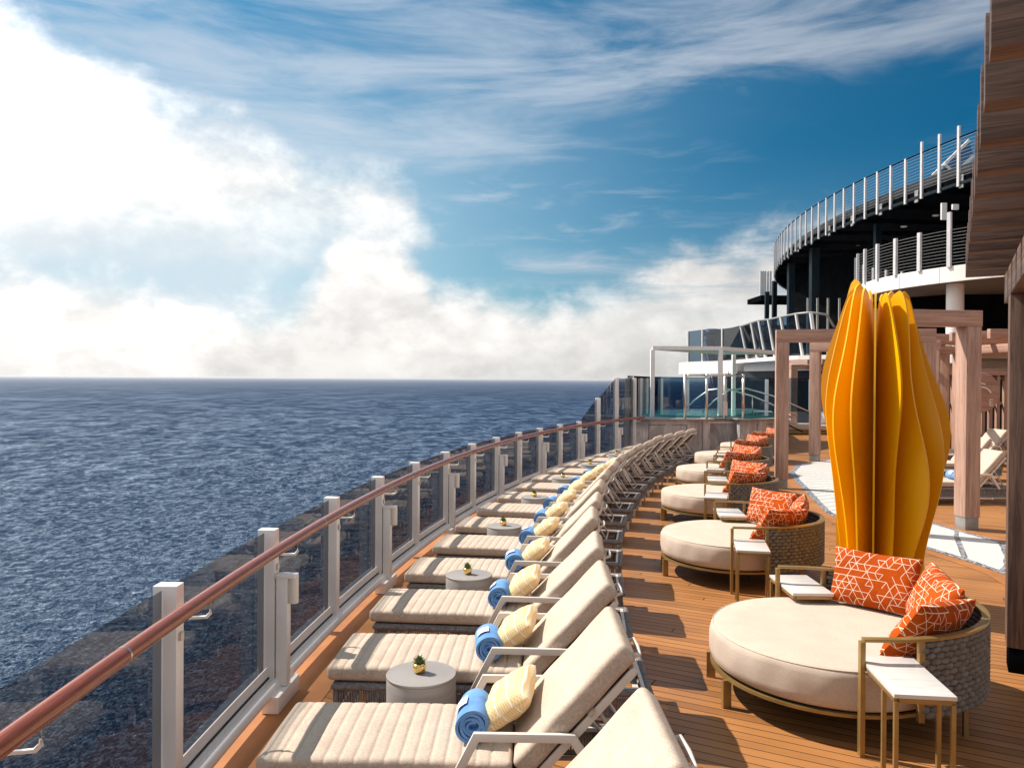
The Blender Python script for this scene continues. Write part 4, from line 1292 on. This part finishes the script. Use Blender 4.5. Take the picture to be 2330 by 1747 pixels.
# ------------------------------------------------------------------ the dark ring track above
RX, RY, RO = 73.5, 44.16, 55.5
ring = thing('elevated_ring_deck', 'huge black curved track deck on columns with a tall white post fence, upper right', 'ship structure')
def rp(rad, t_, z): return Vector((RX - rad * math.cos(t_), RY + rad * math.sin(t_), z))
tr = [-.34 + (.34 + .98) * i / 70 for i in range(71)]
mb = MB()
for t_ in tr: mb.v += [tuple(rp(RO, t_, 10.8)), tuple(rp(RO, t_, 11.15)), tuple(rp(RO - 19, t_, 11.15)), tuple(rp(RO - 19, t_, 10.8))]
for i in range(70):
    a_ = 4 * i
    for k in range(4): mb.f.append((a_ + k, a_ + 4 + k, a_ + 4 + (k + 1) % 4, a_ + (k + 1) % 4))
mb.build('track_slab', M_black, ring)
MB().bar([rp(RO - .5, t_, 11.45) for t_ in tr], .1, .5).build('track_kerb', M_dark, ring)
MB().bar([rp(RO + .05, t_, 10.76) for t_ in tr], .12, .12).build('edge_beam', M_navy, ring)
pt_ = []
t_ = -.30; k = 0
while t_ < .60:
    pt_.append(t_); t_ += 1.13 / RO; k += 1
for k, t_ in enumerate(pt_):
    h = 12.74 if k not in (5, 6, 7) else 13.2
    o = MB().box(-.042, .042, -.06, .06, 10.62, h).build('fence_post', M_greypaint, ring); o.matrix_local = Matrix.Translation(rp(RO + .12, t_, 0)) @ Matrix.Rotation(-t_, 4, 'Z')
MB().tube([rp(RO + .12, t_, 12.70) for t_ in tr], .03, 6).build('top_cable', M_black, ring)
mb = MB()
for j in range(12):
    mb.tube([rp(RO + .12, t_, 11.05 + .145 * j) for t_ in tr[:58]], .007, 3)
o = mb.build('cable_infill', M_grey_metal, ring)
# soffit beams, columns, dark core
for k in range(18):
    t_ = -.3 + .06 * k
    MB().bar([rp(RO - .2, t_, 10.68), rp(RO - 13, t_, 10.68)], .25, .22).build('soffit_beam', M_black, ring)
for (px_, Y_, w_) in ((1799, 56, .42), (1852, 49.5, .48), (1995, 41, .3), (1762, 66, .35), (1745, 74, .35)):
    p_ = atp(px_, 700, Y_)
    MB().box(p_.x - w_ / 2, p_.x + w_ / 2, p_.y - w_ / 2, p_.y + w_ / 2, 3.4, 10.75).build('column', M_navy, ring)
mb = MB()
core = [(47.5, -.45), (47.5, -.3), (47.6, -.15), (48, 0), (49.5, .08), (51.5, .14), (53.4, .20), (54.2, .27), (54.5, .36), (54.5, .46)]
for rd_, t_ in core: mb.v += [tuple(rp(rd_, t_, 3.54)), tuple(rp(rd_, t_, 10.79))]
for i in range(len(core) - 1): mb.f.append((2 * i, 2 * i + 2, 2 * i + 3, 2 * i + 1))
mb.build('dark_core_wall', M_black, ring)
for k in range(9):
    t_ = -.2 + .055 * k; p_ = rp(RO - 3.2, t_, 10.74)
    MB().lathe([(.16, 0), (.16, .05)], 12, (p_.x, p_.y)).build('soffit_lamp', M_shipwhite, ring).location.z = 10.70
for k in range(14):
    t_ = -.30 + .05 * k
    MB().box(-.02, .02, -.12, .12, 10.55, 11.1).build('edge_bracket', M_grey_metal, ring).matrix_local = Matrix.Translation(rp(RO + .06, t_, 0)) @ Matrix.Rotation(-t_, 4, 'Z')
# low rails and grandstand steps under the ring
st_ = MB()
for k in range(6): st_.box(21 + .3 * k, 24 + .3 * k, 52 + .4 * k, 52.3 + .4 * k, 5.0 + .35 * k, 5.07 + .35 * k)
st_.build('stair_treads', M_grey_metal, ring)
for px_ in (1838, 1860, 1884, 1910):
    p_ = atp(px_, 700, 46)
    MB().box(p_.x - .05, p_.x + .05, 45.95, 46.05, 3.53, 7.2).build('rail_post', M_grey_metal, ring)
# lower spur of the fence at its far left
sp_ = MB()
spp = [atp(px_, 668, 76) for px_ in (1731, 1736, 1741, 1747, 1753)]
for p_ in spp: sp_.box(p_.x - .08, p_.x + .08, p_.y - .08, p_.y + .08, 10.5, 13.0)
sp_.build('far_fence_posts', M_greypaint, ring)
MB().box(spp[0].x - .1, spp[-1].x + 3, 75.6, 80, 10.1, 10.6).build('far_spur', M_black, ring)
# blue translucent slide seen through the fence
sl = thing('glass_slide', 'blue glass slide with white frame rising behind the upper fence, top right', 'slide')
A0, A1, B0, B1 = atp(2122, 400, 41), atp(2205, 320, 41), atp(2170, 397, 41), atp(2215, 355, 41)
MB().add([A0, B0, B1, A1], [(0, 1, 2, 3)]).build('slide_glass', M_glass_blue, sl)
MB().bar([A0, A1], .14, .14).build('slide_frame', M_white, sl)
MB().bar([B0, B1], .14, .14).build('slide_frame', M_white, sl)
MB().bar([lerp3 for lerp3 in (A0 + (A1 - A0) * .3, B0 + (B1 - B0) * .0)], .3, .14).build('cross_beam', M_white, sl)

# white balcony
BX, BY, BR = 23.46, 32.1, 8.52
bc = thing('white_balcony', 'round white balcony with cable railing below the black ring deck', 'balcony')
def bp(rad, t_, z): return Vector((BX - rad * math.cos(t_), BY + rad * math.sin(t_), z))
tb_ = [-1.45 + 2.7 * i / 60 for i in range(61)]
mb = MB()
for t_ in tb_: mb.v += [tuple(bp(BR, t_, 5.93)), tuple(bp(BR, t_, 6.5)), tuple(bp(BR - .15, t_, 6.5)), tuple(bp(BR - .15, t_, 5.93))]
for i in range(60):
    for k in range(4): mb.f.append((4 * i + k, 4 * i + 4 + k, 4 * i + 4 + (k + 1) % 4, 4 * i + (k + 1) % 4))
mb.build('fascia', M_shipwhite, bc, smooth=True, angle=30)
for k in range(12):
    t_ = -1.3 + .22 * k
    MB().box(-.004, .004, -.006, .006, 5.94, 6.49).build('panel_joint', M_grey_metal, bc).matrix_local = Matrix.Translation(bp(BR + .002, t_, 0)) @ Matrix.Rotation(-t_, 4, 'Z')
MB().prism([(bp(BR - .151, t_, 0).x, bp(BR - .151, t_, 0).y) for t_ in tb_] + [(30, 40), (30, 22)], 5.95, 6.3).build('floor_slab', M_grey_soffit, bc)
t_ = -1.2; k = 0
while t_ < 1.2:
    h = 7.92 if k not in (4, 5) else 8.45
    o = MB().box(-.05, .05, -.07, .07, 6.45, h).build('railing_post', M_greypaint, bc); o.matrix_local = Matrix.Translation(bp(BR + .02, t_, 0)) @ Matrix.Rotation(-t_, 4, 'Z')
    t_ += 1.25 / BR; k += 1
mb = MB()
for j in range(11): mb.tube([bp(BR + .02, t_, 6.6 + .12 * j) for t_ in tb_], .006, 3)
mb.build('cable_infill', M_grey_metal, bc)
MB().lathe([(.30, 3.0), (.30, 5.94)], 32, (atp(2173, 700, 29).x, 29)).build('round_column', M_shipwhite, bc, smooth=True, angle=40)
mb = MB().prism([(16.4, 36.4), (16.6, 34.6), (18, 32.6), (26, 31.0), (30, 31), (30, 40), (17, 40)], 3.54, 5.94)
mb.build('dark_lobby_wall', M_black, bc)
vs, fs = text_mesh('Is Your Track', .42)
q = atp(2222, 702, 31.2)
o = MB().add([(v[0], 0, v[1]) for v in vs], fs).build('sign_text', M_sign, bc); o.location = (q.x, 31.35, q.z); o.rotation_euler = (0, 0, R(-11.5))
for px_, py_ in ((2263, 662), (2288, 679)):
    q = atp(px_, py_, 30.2)
    MB().lathe([(.12, 0), (.12, .03)], 16, (q.x, q.y)).build('ceiling_lamp', M_shipwhite, bc); bc.children[-1].location.z = 0
for (px_, py_, w_, h_) in ((2146, 482, .12, .36), (2172, 472, .14, .12)):
    q = atp(px_, py_, 33)
    MB().box(q.x - w_, q.x + w_, 32.9, 33.0, q.z - h_, q.z + h_).build('wall_box', M_shipwhite, bc, bevel=.03)


# ------------------------------------------------------------------ slatted wall with a round sign
swl = thing('slatted_wall', 'wall of upright timber slats behind the far loungers on the right', 'wall', (13.4, 27.4, 0), R(5))
for k in range(16):
    x = .28 * k
    MB().box(x, x + .11, 0, .12, 0, 2.55).build('slat', WOOD[2], swl)
for z in (.4, 1.5, 2.4): MB().box(0, 4.3, .122, .17, z, z + .1).build('backing_rail', M_grey_metal, swl)
MB().box(-.1, 4.5, -.1, .3, 2.553, 2.78).build('header_beam', WOOD[0], swl)
MB().box(-.2, 4.6, .9, 1.1, 0, 2.3).build('dark_backing', M_dark, swl)
disc = thing('round_sign', 'round wooden sign with pale raised lettering fixed to the slatted wall', 'sign', (16.2, 26.9, 1.95), R(5))
mb = MB().lathe([(.66, 0), (.68, .02), (.68, .06), (.66, .08)], 56)
o = mb.build('disc', WOOD[0], disc, smooth=True, angle=40); o.rotation_euler = (R(90), 0, 0)
MB().bar([(.02 + .42 * math.cos(t_ / 10) - .1, -.10, -.15 + .34 * math.sin(t_ / 10)) for t_ in range(4, 20, 2)], .05, .05, up=(0, 1, 0)).build('scroll', M_shipwhite, disc)
vs, fs = text_mesh('E', .34)
MB().add([(v[0] + .33, -.09, v[1] - .36) for v in vs], fs).build('letter', M_shipwhite, disc)
MB().bar([(-.35, -.10, .2), (-.1, -.10, .32), (.1, -.10, .28)], .05, .05, up=(0, 1, 0)).build('scroll', M_shipwhite, disc)

# ------------------------------------------------------------------ lounge beds beyond the portal frames
def lounge_bed(name, label, x, y, rz, flip=False):
    r_ = thing(name, label, 'lounge bed', (x, y, 0), rz, 'low lounge beds beyond the portal frames')
    MB().box(-1.1, 1.1, -.6, .6, .02, .16).build('plinth', M_brass, r_, bevel=.01)
    o = softbox(2.2, 1.25, .26, .09, 12, 8, 2).build('mattress', M_cream, r_, smooth=True); o.location = (0, 0, .30)
    sx = -1 if not flip else 1
    mb = MB()
    pts = [(sx * (.55 + .62 * math.sin(a_ / 10)), 0, .40 + .62 - .62 * math.cos(a_ / 10)) for a_ in range(0, 24, 3)]
    mb.bar([(p[0], p[1], p[2]) for p in pts], .16, 1.2, up=(0, 1, 0))
    o = mb.build('curved_back', M_cream, r_, bevel=.03)
    for s_ in (-1, 1):
        MB().tube([(sx * .35, s_ * .66, .12), (sx * 1.05, s_ * .66, .45), (sx * 1.28, s_ * .66, .95), (sx * 1.15, s_ * .66, 1.25)], .022, 8).build('side_tube', M_black, r_, smooth=True)
    return r_
lounge_bed('lounge_bed', 'cream lounge bed with curved back between the two timber posts', 12.9, 34.0, R(-4))
lounge_bed('lounge_bed', 'cream lounge bed beside the left edge of the yellow sculpture', 15.9, 34.4, R(8), True)
mb, uv = pillow(.5, .5, .22, 14, 9)
o = mb.build('pouch_pillow', M_logo, None, smooth=True, uv=uv); o.data.transform(Matrix.Rotation(R(70), 4, 'X')); o.location = (13.6, 33.7, .68)
tag(o, 'plump white pillow on the far lounge bed behind the timber post', 'pillow')
b_ = MB().box(-.45, .45, -.35, .35, 0, .42).build('planter_box', M_black, None, bevel=.01); b_.location = (14.75, 33.6, 0)
tag(b_, 'low black box table between the two far lounge beds', 'table')

# ------------------------------------------------------------------ sea haze
hz = MB().box(-95000, 95000, -95000, 95000, -46, 16)
hm = bpy.data.materials.new('sea_air'); hm.use_nodes = True
hn = hm.node_tree; hn.nodes.clear()
ho = node(hn, 'ShaderNodeOutputMaterial'); hv = node(hn, 'ShaderNodeVolumePrincipled')
hv.inputs['Color'].default_value = (.93, .95, 1, 1); hv.inputs['Density'].default_value = 3.0e-5; hv.inputs['Anisotropy'].default_value = .3
hn.links.new(hv.outputs[0], ho.inputs['Volume'])
tag(hz.build('haze', hm), 'pale air over the distant sea', None, None, 'stuff')
